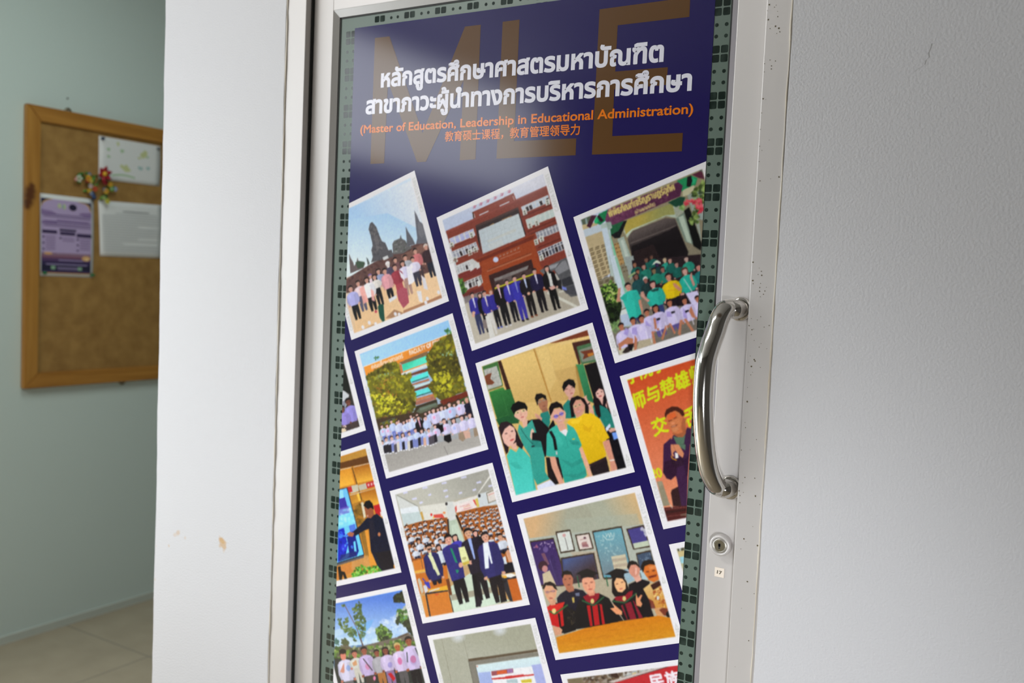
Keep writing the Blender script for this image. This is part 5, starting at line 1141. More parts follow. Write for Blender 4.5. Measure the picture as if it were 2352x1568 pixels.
for x, y, r, long in ((440, 265, 34, 0), (500, 160, 34, 1), (590, 70, 28, 0), (780, 80, 30, 1), (840, 50, 28, 1), (840, 160, 34, 0), (1785, 90, 50, 0), (370, 60, 26, 0)):
    A.M(x, y, r, (206, 212, 226), (40, 38, 60), skin=(206, 154, 124), hair=(40, 28, 28), long=bool(long), body=3, leg=1.2, wide=1.9)
A.M(815, 260, 42, (206, 216, 226), (30, 28, 44), long=True, skin=(206, 156, 136), hair=(44, 32, 32), body=5, leg=1.4); A.M(1075, 100, 46, (70, 62, 176), None, long=True, skin=(220, 170, 150), hair=(34, 26, 30), body=4.2); A.M(1395, 30, 44, (30, 26, 34), (26, 24, 30), long=True, skin=(226, 170, 156), hair=(28, 22, 26), body=6, leg=4)
NAV = (44, 42, 96)
A.M(660, 270, 56, NAV, (30, 26, 36), skin=(206, 156, 130), hair=(30, 24, 26), body=8.2, leg=1.6, wide=2.1, inner=(216, 220, 176)); P((216, 220, 176), 640, 370, 720, 390, 840, 680, 800, 700, 690, 470); P((24, 24, 26), 640, 275, 680, 268, 682, 290, 645, 296); P((24, 24, 26), 684, 268, 716, 258, 716, 282, 690, 286)
A.M(1280, 30, 70, (38, 32, 46), (32, 28, 34), skin=(206, 156, 128), hair=(36, 30, 32), body=8.2, leg=6.6, wide=2.3, inner=(150, 170, 226), arms=False); P((24, 22, 26), 1340, 700, 1400, 690, 1500, 1130, 1440, 1190, 1410, 1200)
A.M(970, 130, 68, (50, 46, 120), (26, 22, 28), skin=(216, 158, 138), hair=(30, 24, 24), body=8.6, leg=6.0, wide=2.2, arms=False); P((50, 46, 116), 880, 310, 960, 250, 1000, 480, 1140, 520, 1150, 600, 960, 580); P((34, 130, 100), 990, 260, 1030, 270, 1120, 500, 1080, 490); P((34, 130, 100), 1080, 600, 1140, 610, 1120, 660, 1100, 660)
A.M(1550, 90, 70, (50, 46, 104), (32, 26, 32), skin=(212, 158, 136), hair=(40, 34, 36), body=8.2, leg=6.2, wide=2.3, inner=(224, 230, 240)); P((226, 232, 242), 1515, 180, 1600, 170, 1610, 580, 1550, 590); P((36, 30, 40), 1420, 1000, 1500, 1100, 1480, 1190, 1400, 1190)
P((214, 214, 150), 1125, 255, 1225, 235, 1310, 480, 1300, 515, 1200, 540, 1180, 480); P((224, 226, 170), 1140, 262, 1220, 246, 1280, 440, 1190, 470); E((150, 140, 84), 1220, 425, 36, 24, -20, .6); P((196, 170, 70), 1185, 500, 1300, 460, 1306, 500, 1210, 540); E((216, 160, 140), 1165, 530, 34, 42); E((216, 160, 140), 1325, 490, 30, 34); P((38, 32, 46), 1330, 470, 1450, 400, 1470, 500, 1360, 560)
A.build('printed photograph of men holding an award plaque in a full lecture hall', 9)

# --- graduates at a table
DOWN = (.24, .97); RIGHT = (.96, -.26)
A = Art(GRID['gown'], (1180, 1110, 6.031)); P, E, L, G, S = A.P, A.E, A.L, A.G, A.S
A.inner((168, 162, 140), (176, 168, 146))
G((206, 168, 124), (160, 160, 142), 330, 460, 700, 620, 140, 490, 1100, 260, 1300, 700, 240, 800); G((206, 172, 124), (164, 166, 148), 1660, 140, 1300, 400, 1000, 280, 1690, 125, 1790, 560, 1200, 660); P((164, 170, 156), 700, 500, 1700, 420, 1800, 700, 800, 760, a=.5)
P((170, 176, 166), 220, 760, 1860, 560, 2000, 1327, 240, 1327); P((176, 166, 148), 780, 950, 1160, 930, 1340, 1320, 1140, 1327)
def frame_(c, f, w, *q):
    P(f, *q); cx = sum(q[0::2]) / 4; cy = sum(q[1::2]) / 4
    P(c, *[v for k in range(0, 8, 2) for v in (q[k] + (cx - q[k]) / max(1, math.hypot(cx - q[k], cy - q[k + 1])) * w, q[k + 1] + (cy - q[k + 1]) / max(1, math.hypot(cx - q[k], cy - q[k + 1])) * w)])
FR = (58, 44, 34)
frame_((60, 40, 96), FR, 22, 225, 800, 555, 750, 760, 1420, 330, 1420); S([(120, 100, 150), (170, 150, 180)], 16, 14, 101, 260, 850, 540, 800, 560, 900, 280, 910); E((110, 90, 146), 445, 915, 36, 40, 0, .8); P((150, 90, 120), 290, 890, 320, 840, 350, 890); P((120, 80, 96), 380, 970, 430, 960, 500, 1120, 460, 1130, a=.9); E((60, 34, 46), 410, 1140, 66, 70); E((190, 130, 130), 435, 1180, 40, 46); P((196, 180, 150), 400, 1250, 500, 1200, 590, 1400, 420, 1420); L((110, 100, 150), 6, 500, 1050, 620, 1400)
P((50, 34, 84), 500, 1000, 560, 980, 650, 1420, 600, 1420, a=.6)
frame_((206, 210, 206), FR, 26, 580, 670, 785, 636, 855, 935, 650, 970); E((196, 150, 150), 700, 718, 24); L((70, 60, 60), 8, 712, 750, 755, 915)
frame_((214, 200, 194), FR, 24, 850, 712, 1050, 680, 1110, 905, 905, 936); P((166, 120, 120), 940, 820, 1010, 800, 1025, 860, 950, 870); P((130, 80, 90), 950, 850, 1030, 840, 1040, 880, 955, 885, a=.7); E((90, 60, 70), 985, 755, 18); L((170, 120, 120), 6, 920, 780, 1010, 765)
frame_((60, 66, 110), FR, 26, 650, 1030, 1115, 955, 1225, 1500, 700, 1500); G((70, 84, 130), (60, 44, 50), 760, 1060, 900, 1300, 690, 1050, 1100, 985, 1190, 1470, 720, 1480)
frame_((90, 150, 170), FR, 28, 1085, 660, 1495, 588, 1660, 1300, 1240, 1327); G((104, 160, 176), (110, 130, 140), 1300, 700, 1400, 1200, 1110, 680, 1480, 615, 1610, 1220, 1250, 1270); L((196, 214, 210), 10, 1230, 710, 1290, 780, 1380, 770, 1390, 680); L((196, 214, 210), 8, 1275, 690, 1285, 740, 1310, 690, 1330, 745, 1340, 680, 1370, 740); S([(150, 186, 190), (130, 170, 180), (176, 200, 200)], 60, 16, 102, 1140, 720, 1460, 660, 1520, 960, 1240, 1100, a=.5)
for k in range(5): P(((196, 186, 160), (176, 160, 140))[k % 2], 1350 + k * 9, 1010 + k * 38, 1545 + k * 9, 978 + k * 40, 1555 + k * 10, 1020 + k * 40, 1356 + k * 9, 1050 + k * 38)
frame_((66, 60, 130), FR, 26, 1555, 628, 1800, 574, 1890, 880, 1655, 915); P((186, 196, 176), 1650, 830, 1860, 790, 1880, 860, 1670, 900); S([(186, 186, 200)], 10, 26, 103, 1760, 620, 1820, 600, 1860, 760, 1840, 770)
frame_((60, 76, 100), FR, 22, 1690, 966, 1895, 920, 1990, 1300, 1760, 1300); S([(110, 130, 150)], 14, 16, 104, 1730, 990, 1890, 960, 1900, 1060, 1750, 1080, a=.6)
A.o = (1180, 1280, 6.031)
P((172, 162, 140), 640, 400, 1240, 280, 1400, 500, 1380, 620, 700, 560); P((150, 176, 190), 1490, 180, 1640, 140, 1700, 300, 1580, 360); P((170, 196, 206), 1740, 180, 1800, 160, 1860, 300, 1780, 300)
BK = (22, 20, 24)
# back man in black t-shirt (left) and right
P((24, 22, 40), 600, 560, 650, 500, 740, 440, 860, 430, 960, 450, 1020, 510, 980, 700, 880, 860, 620, 700); P((170, 106, 80), 720, 400, 830, 390, 840, 460, 770, 480, 730, 450); P((176, 108, 82), 672, 260, 690, 220, 790, 220, 826, 290, 820, 380, 770, 420, 710, 400, 680, 340); P((24, 20, 22), 664, 250, 680, 190, 740, 176, 800, 200, 826, 270, 790, 235, 700, 235, 680, 290); E((110, 60, 56), 765, 375, 22, 8, -10); E((90, 56, 50), 715, 300, 16, 6); E((90, 56, 50), 780, 290, 16, 6); P((130, 140, 170), 850, 490, 910, 480, 915, 530, 860, 530, a=.7); P((206, 180, 90), 805, 550, 840, 545, 845, 620, 820, 625, a=.9)
P((24, 20, 26), 1590, 370, 1700, 320, 1780, 300, 1880, 330, 1900, 700, 1940, 810, 1800, 830, 1600, 700); P((220, 164, 146), 1650, 260, 1740, 240, 1770, 310, 1700, 345); P((206, 140, 120), 1580, 140, 1620, 90, 1700, 80, 1750, 150, 1740, 220, 1700, 270, 1640, 260, 1600, 210); P((236, 190, 176), 1680, 130, 1710, 150, 1700, 230, 1680, 240, a=.7); P((24, 20, 22), 1568, 130, 1590, 60, 1640, 40, 1700, 60, 1750, 150, 1690, 95, 1620, 100, 1590, 170)
# right man in yellow shirt
G((214, 180, 120), (196, 130, 50), 1850, 380, 1990, 760, 1790, 430, 1880, 360, 2030, 330, 2140, 740, 2060, 800, 1960, 700, 1860, 560); P((110, 40, 34), 1860, 560, 1930, 600, 1960, 700, 1900, 700, a=.8); S([(150, 60, 30), (206, 150, 60), (230, 196, 120)], 60, 22, 111, 1900, 400, 2040, 400, 2110, 700, 2000, 640, a=.7); P((60, 30, 26), 1890, 380, 2000, 320, 2030, 330, 2040, 380, 1930, 450); E((206, 206, 200), 1995, 555, 20, 30)
P((206, 110, 44), 1775, 160, 1800, 90, 1940, 60, 1990, 200, 2010, 300, 1940, 340, 1870, 310, 1820, 240); P((30, 22, 22), 1755, 130, 1790, 50, 1870, 26, 1950, 50, 1960, 100, 1880, 90, 1810, 120, 1790, 210); P((226, 150, 96), 1860, 120, 1960, 100, 1960, 150, 1880, 160, a=.6); P((110, 40, 30), 1860, 260, 1980, 230, 1970, 260, 1880, 285); E((100, 44, 30), 1850, 195, 24, 9, -10); E((100, 44, 30), 1935, 180, 24, 9, -10)
P((206, 150, 100), 1940, 700, 2060, 680, 2140, 760, 2060, 810, 1980, 800); P((120, 56, 40), 2010, 720, 2060, 690, 2130, 700, 2140, 800, 2080, 800); E((30, 24, 26), 2140, 780, 34, 44)
# table
G((206, 120, 20), (206, 140, 30), 1200, 900, 1300, 1250, 590, 1100, 1160, 920, 2000, 800, 2170, 830, 2240, 1090, 625, 1330)
S([(176, 96, 16), (220, 150, 40), (190, 110, 24)], 110, 60, 112, 620, 1110, 1160, 940, 2150, 830, 2220, 1080, 650, 1310, a=.3, asp=.12, rot=-10)
# robes
P(BK, 560, 620, 700, 640, 860, 740, 900, 900, 860, 1000, 700, 1050, 560, 900); S([(60, 50, 44), (90, 76, 50)], 22, 26, 113, 720, 720, 840, 740, 880, 900, 760, 960, a=.5, asp=.25)
P((190, 26, 30), 470, 680, 520, 640, 590, 640, 700, 610, 680, 740, 700, 940, 620, 960, 530, 930); P(BK, 612, 770, 640, 770, 660, 950, 640, 955); P((206, 40, 36), 590, 640, 710, 610, 700, 640, 600, 740, 480, 760, 460, 680); L((50, 100, 54), 22, 490, 730, 570, 780, 750, 650); E((226, 200, 130), 560, 735, 30, 36)
P((206, 150, 120), 480, 590, 590, 580, 580, 650, 520, 660); P((214, 158, 124), 418, 430, 440, 390, 560, 380, 600, 450, 590, 540, 540, 600, 480, 595, 440, 520); P((30, 22, 24), 400, 420, 430, 350, 510, 330, 570, 360, 610, 450, 570, 430, 540, 390, 450, 380, 420, 440); L((90, 60, 76), 6, 440, 475, 580, 460); E((150, 110, 130), 470, 478, 28, 20, 0, .5); E((150, 110, 130), 550, 462, 28, 20, 0, .5); E((170, 80, 76), 520, 560, 26, 9)
P((206, 150, 120), 540, 950, 640, 960, 690, 1010, 660, 1060, 580, 1080); L((30, 24, 26), 16, 690, 985, 672, 1040)
P(BK, 900, 590, 960, 540, 1180, 490, 1320, 560, 1400, 700, 1520, 870, 1160, 940, 870, 990, 850, 760)
P((176, 26, 32), 1010, 660, 1220, 640, 1265, 915, 1060, 945); P(BK, 1060, 660, 1085, 660, 1120, 940, 1095, 945); P(BK, 1160, 650, 1190, 650, 1225, 925, 1195, 930); P((140, 24, 40), 960, 540, 1030, 500, 1190, 490, 1180, 560, 1100, 650, 1000, 600); L((40, 84, 54), 22, 945, 590, 1110, 660, 1250, 540); E((206, 190, 120), 1090, 600, 26, 34)
P((214, 140, 112), 1010, 480, 1130, 460, 1120, 520, 1050, 530); P((224, 156, 126), 945, 320, 960, 280, 1090, 260, 1130, 340, 1130, 420, 1100, 480, 1050, 500, 990, 460, 960, 400); P((24, 22, 26), 930, 290, 930, 240, 860, 225, 940, 180, 1020, 150, 1180, 215, 1110, 250, 1120, 280, 1020, 270); L((36, 90, 60), 14, 880, 250, 910, 410); E((130, 70, 60), 1000, 355, 22, 7, -8); E((130, 70, 60), 1080, 340, 22, 7, -8); E((190, 90, 80), 1060, 435, 32, 9, -8); E((206, 130, 106), 1045, 390, 14, 20)
P(BK, 1360, 600, 1400, 560, 1640, 450, 1760, 560, 1830, 760, 1800, 830, 1530, 870); P((130, 26, 44), 1480, 660, 1660, 590, 1790, 830, 1570, 860); P(BK, 1510, 650, 1540, 640, 1610, 850, 1580, 855); P(BK, 1620, 600, 1650, 600, 1730, 830, 1700, 840); P((140, 24, 40), 1390, 560, 1450, 520, 1650, 450, 1640, 530, 1540, 620, 1420, 600); L((40, 84, 54), 22, 1370, 600, 1540, 620, 1700, 490); E((206, 190, 120), 1530, 565, 26, 34)
P((26, 20, 24), 1360, 300, 1400, 260, 1500, 240, 1560, 330, 1600, 460, 1540, 520, 1400, 540, 1360, 480); P((232, 178, 130), 1390, 340, 1420, 280, 1490, 270, 1550, 350, 1550, 430, 1500, 480, 1440, 470, 1400, 400); P((24, 22, 26), 1360, 280, 1340, 240, 1260, 235, 1420, 150, 1500, 160, 1600, 200, 1530, 220, 1520, 290, 1420, 280); L((36, 90, 60), 14, 1280, 260, 1305, 395); E((120, 70, 56), 1430, 365, 18, 7, -15); E((120, 70, 56), 1500, 340, 18, 7, -15); E((196, 90, 84), 1486, 430, 24, 9, -15)
P((224, 150, 106), 1335, 700, 1400, 690, 1370, 630, 1440, 690, 1500, 740, 1500, 790, 1420, 780); P((220, 146, 104), 1690, 490, 1720, 560, 1760, 510, 1780, 520, 1750, 590, 1780, 640, 1760, 680, 1700, 660, 1690, 600)
A.build('printed photograph of graduates in black and red gowns at a wooden table', 10)

# --- partial print at the right margin
A = Art(GRID['edge'], (1500, 1000, 2.76)); P, E, L, G, S = A.P, A.E, A.L, A.G, A.S
A.inner((176, 170, 130), (150, 180, 200)); P((70, 70, 56), 148, 695, 200, 685, 200, 730, 160, 735); P((190, 196, 190), 165, 700, 175, 698, 180, 730, 170, 735); P((150, 200, 214), 170, 770, 200, 765, 200, 810, 180, 810); P((196, 180, 130), 160, 735, 200, 728, 200, 765, 170, 770)
A.build('printed photograph of a pale building cut by the right edge', 11)

# --- garden group
DOWN = (.22, .975); RIGHT = (.97, -.2)
A = Art(GRID['garden'], (760, 1340, 6.878)); P, E, L, G, S = A.P, A.E, A.L, A.G, A.S
A.inner((80, 130, 220), (90, 110, 80))
G((84, 126, 216), (190, 222, 244), 500, 250, 600, 1000, 70, 340, 1160, 120, 1340, 860, 1000, 900, 60, 1010); P((200, 224, 246), 60, 740, 180, 700, 200, 800, 60, 840, a=.6)
S([(220, 232, 246), (200, 222, 246), (230, 238, 248)], 60, 60, 121, 560, 780, 720, 640, 1000, 540, 1180, 640, 1230, 760, 960, 800, 620, 880, a=.3, asp=.5); S([(210, 228, 246)], 40, 60, 122, 60, 850, 500, 880, 900, 880, 900, 960, 100, 1000, a=.35, asp=.4); P((90, 170, 236), 300, 700, 680, 560, 640, 660, 560, 760, 520, 920, 300, 820, a=.45)
L((110, 96, 110), 14, 215, 330, 300, 490, 400, 680, 470, 850, 520, 1010); L((96, 84, 80), 22, 440, 790, 520, 1010)
TG = [(72, 96, 48), (94, 120, 60), (56, 78, 44), (110, 130, 72)]
S(TG, 110, 26, 123, 310, 370, 400, 340, 440, 290, 470, 300, 490, 460, 560, 580, 560, 760, 480, 780, 400, 640, 340, 440); S(TG, 60, 26, 124, 110, 520, 160, 560, 260, 640, 400, 740, 400, 920, 350, 900, 240, 760, 150, 680); S(TG, 10, 18, 125, 170, 350, 220, 340, 210, 360); S(TG, 10, 24, 126, 220, 540, 270, 540, 270, 620, 230, 600); S(TG, 30, 20, 127, 470, 740, 540, 780, 520, 860, 460, 860, a=.5); S([(80, 90, 60)], 30, 30, 128, 180, 850, 270, 900, 270, 970, 200, 960); S([(70, 110, 100)], 12, 30, 129, 60, 850, 130, 900, 130, 970, 70, 950)
S([(110, 150, 60), (70, 100, 44), (50, 70, 40), (130, 160, 80)], 130, 32, 130, 720, 700, 800, 660, 960, 760, 940, 860, 960, 980, 800, 930, 740, 860); S([(40, 50, 36)], 30, 30, 131, 740, 830, 900, 830, 940, 980, 800, 960)
S([(40, 46, 30), (56, 64, 40), (34, 38, 28)], 110, 30, 132, 970, 200, 1060, 150, 1160, 130, 1195, 300, 1110, 280, 1020, 290); S([(70, 110, 50), (100, 150, 60), (44, 60, 36), (190, 196, 180)], 120, 30, 133, 1050, 440, 1200, 340, 1240, 440, 1260, 560, 1140, 640, 1040, 560); S([(40, 48, 36), (56, 66, 44)], 120, 30, 134, 1200, 560, 1260, 540, 1330, 840, 1260, 780, 1200, 700, 1150, 620); S([(50, 60, 40)], 16, 26, 135, 1040, 580, 1080, 570, 1050, 650)
P((110, 100, 90), 60, 1000, 400, 1010, 1060, 840, 1220, 770, 1330, 860, 1420, 1100, 1420, 1200, 60, 1180); S([(90, 130, 50), (120, 150, 60), (60, 84, 40), (160, 170, 120), (80, 90, 60)], 240, 38, 136, 60, 1000, 420, 1030, 760, 980, 1100, 880, 1340, 860, 1400, 1160, 60, 1190, a=.8); P((96, 84, 60), 150, 970, 260, 960, 340, 1020, 200, 1060, a=.8); L((90, 76, 66), 30, 1060, 850, 1210, 790)
P((44, 44, 40), 60, 1180, 1480, 1120, 1560, 1568, 60, 1568, a=.9)
for x, y, r, sh, kw in ((195, 1130, 58, (214, 210, 236), dict(leg=3, legs=(110, 106, 110), long=False, body=6.2)), (375, 1110, 52, (206, 206, 200), dict(legs=(200, 196, 186), leg=5, body=3.4)), (525, 1060, 56, (196, 176, 220), dict(legs=(70, 60, 56), body=6.2, leg=4, skin=(150, 84, 64))), (725, 1095, 50, (170, 168, 176), dict(legs=(170, 110, 60), body=5.4, leg=5, skin=(140, 76, 60))), (860, 1060, 54, (206, 190, 226), dict(legs=(140, 110, 150), body=5, leg=6, skin=(130, 70, 56), long=True)), (1050, 1000, 56, (214, 196, 232), dict(legs=(90, 86, 88), body=6, leg=5, skin=(176, 96, 60), hair=(196, 170, 110))), (1225, 910, 62, (206, 190, 230), dict(legs=(34, 30, 34), body=6.4, leg=5, skin=(150, 84, 60)))):
    kw.setdefault('skin', (196, 120, 100)); lg = kw.pop('legs'); A.M(x, y, r, sh, lg, wide=1.9, **kw)
E((170, 150, 200), 1300, 1210, 52, 80, -10, .6); E((190, 96, 140), 1300, 1190, 46, 60, -10, .7); E((206, 96, 150), 1090, 1220, 36, 60, -10, .8); E((140, 130, 200), 935, 1280, 36, 46, 0, .7); E((120, 150, 210), 280, 1330, 34, 50, -10, .7); E((206, 120, 160), 580, 1310, 34, 50, -20, .7); L((50, 40, 44), 14, 510, 1180, 660, 1370); P((190, 30, 40), 900, 1420, 950, 1400, 1020, 1490, 990, 1540); L((36, 50, 44), 14, 1200, 1080, 1210, 1240); L((36, 50, 44), 14, 1330, 1010, 1390, 1150); E((226, 130, 170), 690, 1490, 20, 36)
P((206, 140, 120), 150, 1390, 210, 1240, 220, 1390, 200, 1410); E((216, 130, 110), 200, 1150, 44, 56); E((30, 24, 26), 190, 1070, 56, 40); P((206, 150, 106), 340, 1250, 400, 1200, 420, 1280, 360, 1300)
A.build('printed photograph of visitors in pale shirts in a sunny garden', 12)

# --- meeting room with a screen
A = Art(GRID['room'], (970, 1410, 7.35)); P, E, L, G, S = A.P, A.E, A.L, A.G, A.S
A.inner((166, 166, 150), (176, 176, 164))
G((160, 160, 142), (172, 172, 158), 1000, 300, 1000, 800, 200, 430, 1840, 160, 1950, 600, 780, 760); L((140, 138, 122), 8, 330, 420, 500, 1161); L((144, 142, 126), 6, 680, 370, 780, 760)
for x, y in ((610, 390), (1310, 280)):
    for k in range(6): E((220, 226, 240), x, y, 130 - k * 20, 100 - k * 16, -10, .16)
P((92, 78, 62), 775, 760, 1945, 590, 1955, 635, 790, 800); P((128, 124, 114), 790, 800, 1960, 640, 1980, 705, 900, 860, 1080, 1700, 970, 1700); L((100, 98, 88), 10, 780, 780, 980, 1700); L((76, 74, 66), 10, 900, 850, 970, 1161)
G((206, 226, 232), (166, 176, 226), 1400, 800, 1500, 1161, 905, 860, 1980, 710, 2290, 1700, 1090, 1700); P((206, 226, 230), 920, 880, 1990, 730, 2010, 830, 1840, 860, 1880, 1000, 1150, 960, 950, 980, a=.7); P((160, 176, 224), 950, 990, 1160, 970, 1320, 1700, 1090, 1700); P((164, 172, 222), 1840, 860, 2010, 840, 2270, 1700, 2050, 1700)
P((232, 232, 236), 1150, 965, 1850, 880, 2050, 1700, 1320, 1700); P((150, 80, 90), 1165, 965, 1530, 915, 1540, 985, 1175, 1040); P((206, 90, 50), 1260, 960, 1420, 940, 1430, 1000, 1260, 1020); P((150, 110, 160), 1430, 940, 1520, 920, 1530, 985, 1440, 990); P((196, 50, 50), 1170, 1080, 1880, 1010, 1885, 1030, 1400, 1090, 1175, 1105); P((196, 50, 50), 1400, 1050, 1710, 1010, 1720, 1050, 1420, 1090); P((170, 190, 196), 1420, 1110, 1600, 1090, 1620, 1161, 1430, 1161); P((206, 186, 60), 1660, 1110, 1840, 1090, 1850, 1150, 1680, 1161); P((226, 130, 110), 905, 870, 950, 870, 930, 900, a=.7)
A.build('printed photograph of a room with a projected web page', 13)

# --- red banner
A = Art(GRID['banner'], (1270, 1490, 7.127)); P, E, L, G, S = A.P, A.E, A.L, A.G, A.S
A.inner((126, 112, 92), (180, 40, 46))
P((120, 108, 84), 250, 470, 560, 450, 480, 556, 260, 556); S([(80, 60, 50), (150, 140, 130), (200, 200, 196), (110, 90, 70), (60, 50, 40)], 90, 40, 141, 480, 470, 1100, 390, 1400, 330, 1300, 470, 1000, 530, 560, 556, a=.7); S([(150, 160, 160), (120, 130, 130), (206, 206, 206)], 30, 34, 142, 1100, 400, 1700, 300, 1500, 400, 1200, 460, a=.7); P((206, 176, 110), 1290, 410, 1360, 380, 1370, 400, 1300, 420); P((60, 40, 34), 940, 400, 1050, 390, 1090, 470, 1040, 480, 960, 450)
P((196, 184, 180), 900, 540, 1700, 310, 2000, 250, 1990, 275, 1300, 470, 1000, 556); P((70, 40, 40), 1000, 552, 1840, 300, 2010, 255, 2010, 270, 1840, 320); P((186, 40, 48), 1000, 560, 1840, 312, 2045, 240, 2052, 700, 900, 800)
A.T((236, 226, 236), '民族', 1625, 640, 2100, 560, 260, 1.9)
A.build('printed photograph of a red banner with white characters', 14)
# ------------------------------------------------------------ notice board on the corridor wall and what is pinned to it
XF, XC = XL + .026, XL + .014        # faces of the frame and of the fibreboard
by0, by1, bz0, bz1 = at_x(60.5, 500, XF).y, 3.18, EYE.z - .141 * 3.274, EYE.z + .1725 * 3.274
fw, ft = .052, .056
board = empty('notice_board', (XL + .001, by0, bz0), label='brown fibreboard notice board in a varnished pine frame on the corridor wall', cat='notice board')
boxes('panel', [(XL + .003, XC, by0 + .02, by1 - .02, bz0 + .02, bz1 - .02)], M_FIBRE, board, label='brown fibreboard panel')
def rail(q, m):
    bm = bmesh.new()
    f = [bm.verts.new((XF, y, z)) for y, z in q]; b = [bm.verts.new((XL + .001, y, z)) for y, z in q]
    fs = [bm.faces.new(f), bm.faces.new(b[::-1])] + [bm.faces.new((f[k], f[(k + 1) % 4], b[(k + 1) % 4], b[k])) for k in range(4)]
    bmesh.ops.bevel(bm, geom=list({e for x in fs for e in x.edges}), offset=.003, segments=2, affect='EDGES')
    return from_bm('frame_rail', bm, m, board)
M_PINE_U = mat('varnished_pine_stile', (0.52, 0.255, 0.052), 0.36, vary=((45, 45, 2.5), (0.36, 0.155, 0.024), 0.35, 0.75))
ky = at_x(68, 450, XF)
add_spots(M_PINE_U, [((XF, ky.y + d * .25, ky.z + d), r, .95) for d, r in ((0, .044), (.020, .038), (-.020, .038), (.036, .026), (-.036, .026))], (0.10, 0.028, 0.008), .6, 18)
rail([(by0, bz0), (by0 + fw, bz0 + ft), (by0 + fw, bz1 - ft), (by0, bz1)], M_PINE_U)
rail([(by1, bz0), (by1, bz1), (by1 - fw, bz1 - ft), (by1 - fw, bz0 + ft)], M_PINE_U)
rail([(by0, bz1), (by0 + fw, bz1 - ft), (by1 - fw, bz1 - ft), (by1, bz1)], M_PINE)
rail([(by0, bz0), (by1, bz0), (by1 - fw, bz0 + ft), (by0 + fw, bz0 + ft)], M_PINE)
for u, v, up in ((156, 249, 1), (280, 881, -1)):
    p = at_x(u, v, XL + .004)
    bm = bmesh.new()
    tube(bm, [(XL + .005, p.y + .012 * math.cos(a), (bz1 if up > 0 else bz0) + up * .013 * math.sin(a)) for a in [math.pi * k / 10 for k in range(11)]], .0032, 8)
    from_bm('hanging_loop', bm, M_BRASS, board, True)
    bm = bmesh.new(); q = (XL, p.y, (bz1 if up > 0 else bz0) + up * .012)
    disc(bm, q, (1, 0, 0), [(.005, 0), (.005, .004), (.003, .006)], 12)
    from_bm('screw', bm, M_BRASS, board)
p = at_x(155, 226, XL)
bm = bmesh.new(); disc(bm, p, (1, 0, 0), [(.0035, 0), (.003, .002)], 10)
tag(from_bm('nail', bm, M_BLACK), 'old dark nail head in the wall above the notice board', 'nail')

XP = XC + .0012
def sheet(name, corners, m, bow=.004, n=10, **kw):
    """sheet of paper, very slightly bowed off the board"""
    P = [at_x(u, v, XP) for u, v in corners]
    bm = bmesh.new(); g = []
    for j in range(n + 1):
        row = []
        for i in range(n + 1):
            s_, t = i / n, j / n
            q = P[0] * (1 - s_) * (1 - t) + P[1] * s_ * (1 - t) + P[2] * s_ * t + P[3] * (1 - s_) * t
            row.append(bm.verts.new((XP + bow * math.sin(math.pi * t) * (.4 + .6 * s_), q.y, q.z)))
        g.append(row)
    for j in range(n):
        for i in range(n):
            bm.faces.new((g[j][i], g[j][i + 1], g[j + 1][i + 1], g[j + 1][i]))
    o = from_bm(name, bm, m, None, True)
    s = o.modifiers.new('thickness', 'SOLIDIFY'); s.thickness = .0003; s.offset = 0
    tag(o, **kw)
    def pt(a, b, lift=.0007):
        q = P[0] * (1 - a) * (1 - b) + P[1] * a * (1 - b) + P[2] * a * b + P[3] * (1 - a) * b
        return Vector((XP + bow * math.sin(math.pi * b) * (.4 + .6 * a) + lift, q.y, q.z))
    return o, pt
_mc = {}
def ink(c):
    c = tuple(c)
    if c not in _mc: _mc[c] = mat('paper_ink', lin(c), 0.6, spec=.3)
    return _mc[c]
def printed(parent, pt, name, items, lift=.0006):
    """items: (colour, outlines in sheet fractions); one flat mesh, its colours laid one over the other"""
    bm = bmesh.new()
    for k, (c, outs) in enumerate(items):
        for o in outs:
            vs = [pt(a, b, lift + .00005 * k) for a, b in o]
            for t in tessellate_polygon([vs]):
                try: bm.faces.new([bm.verts.new(vs[i]) for i in t]).material_index = k
                except ValueError: pass
    ob = from_bm(name, bm, ink(items[0][0]), parent)
    for c, _ in items[1:]: ob.data.materials.append(ink(c))
def R_(a0, b0, a1, b1, n=6):
    return [(a0, b0 + (b1 - b0) * k / n) for k in range(n + 1)] + [(a1, b1 - (b1 - b0) * k / n) for k in range(n + 1)]
def O_(a, b, ra, rb, n=14):
    return [(a + ra * math.cos(2 * math.pi * k / n), b + rb * math.sin(2 * math.pi * k / n)) for k in range(n)]

# pale sheet with faint crayon drawing
o, pt = sheet('drawing_sheet', [(227.1, 311.4), (368.8, 335.8), (366.2, 427.4), (225.9, 410.8)], M_PAPER, .003,
              label='white sheet with faint green and yellow drawings at the top of the notice board', cat='paper')
r4 = random.Random(4)
def dab(a, b, r, n=9): return [(a + r * r4.uniform(.5, 1.2) * math.cos(6.283 * k / n), b + 1.5 * r * r4.uniform(.5, 1.2) * math.sin(6.283 * k / n)) for k in range(n)]
printed(o, pt, 'crayon_drawing', [((206, 212, 158), [dab(.72, .28, .07), dab(.42, .67, .06), dab(.36, .64, .035), dab(.47, .71, .035), dab(.30, .12, .03), dab(.64, .38, .03)]),
                           ((178, 206, 170), [dab(.15, .28, .03), dab(.36, .28, .035), dab(.78, .33, .02), dab(.15, .45, .03)] + [[(.2 + .38 * k / 8, .86 - .04 * math.sin(k / 8 * 3.1)) for k in range(9)] + [(.2 + .38 * k / 8, .90 - .04 * math.sin(k / 8 * 3.1)) for k in range(8, -1, -1)]]),
                           ((176, 204, 204), [dab(.66, .62, .04), dab(.79, .60, .035)])])

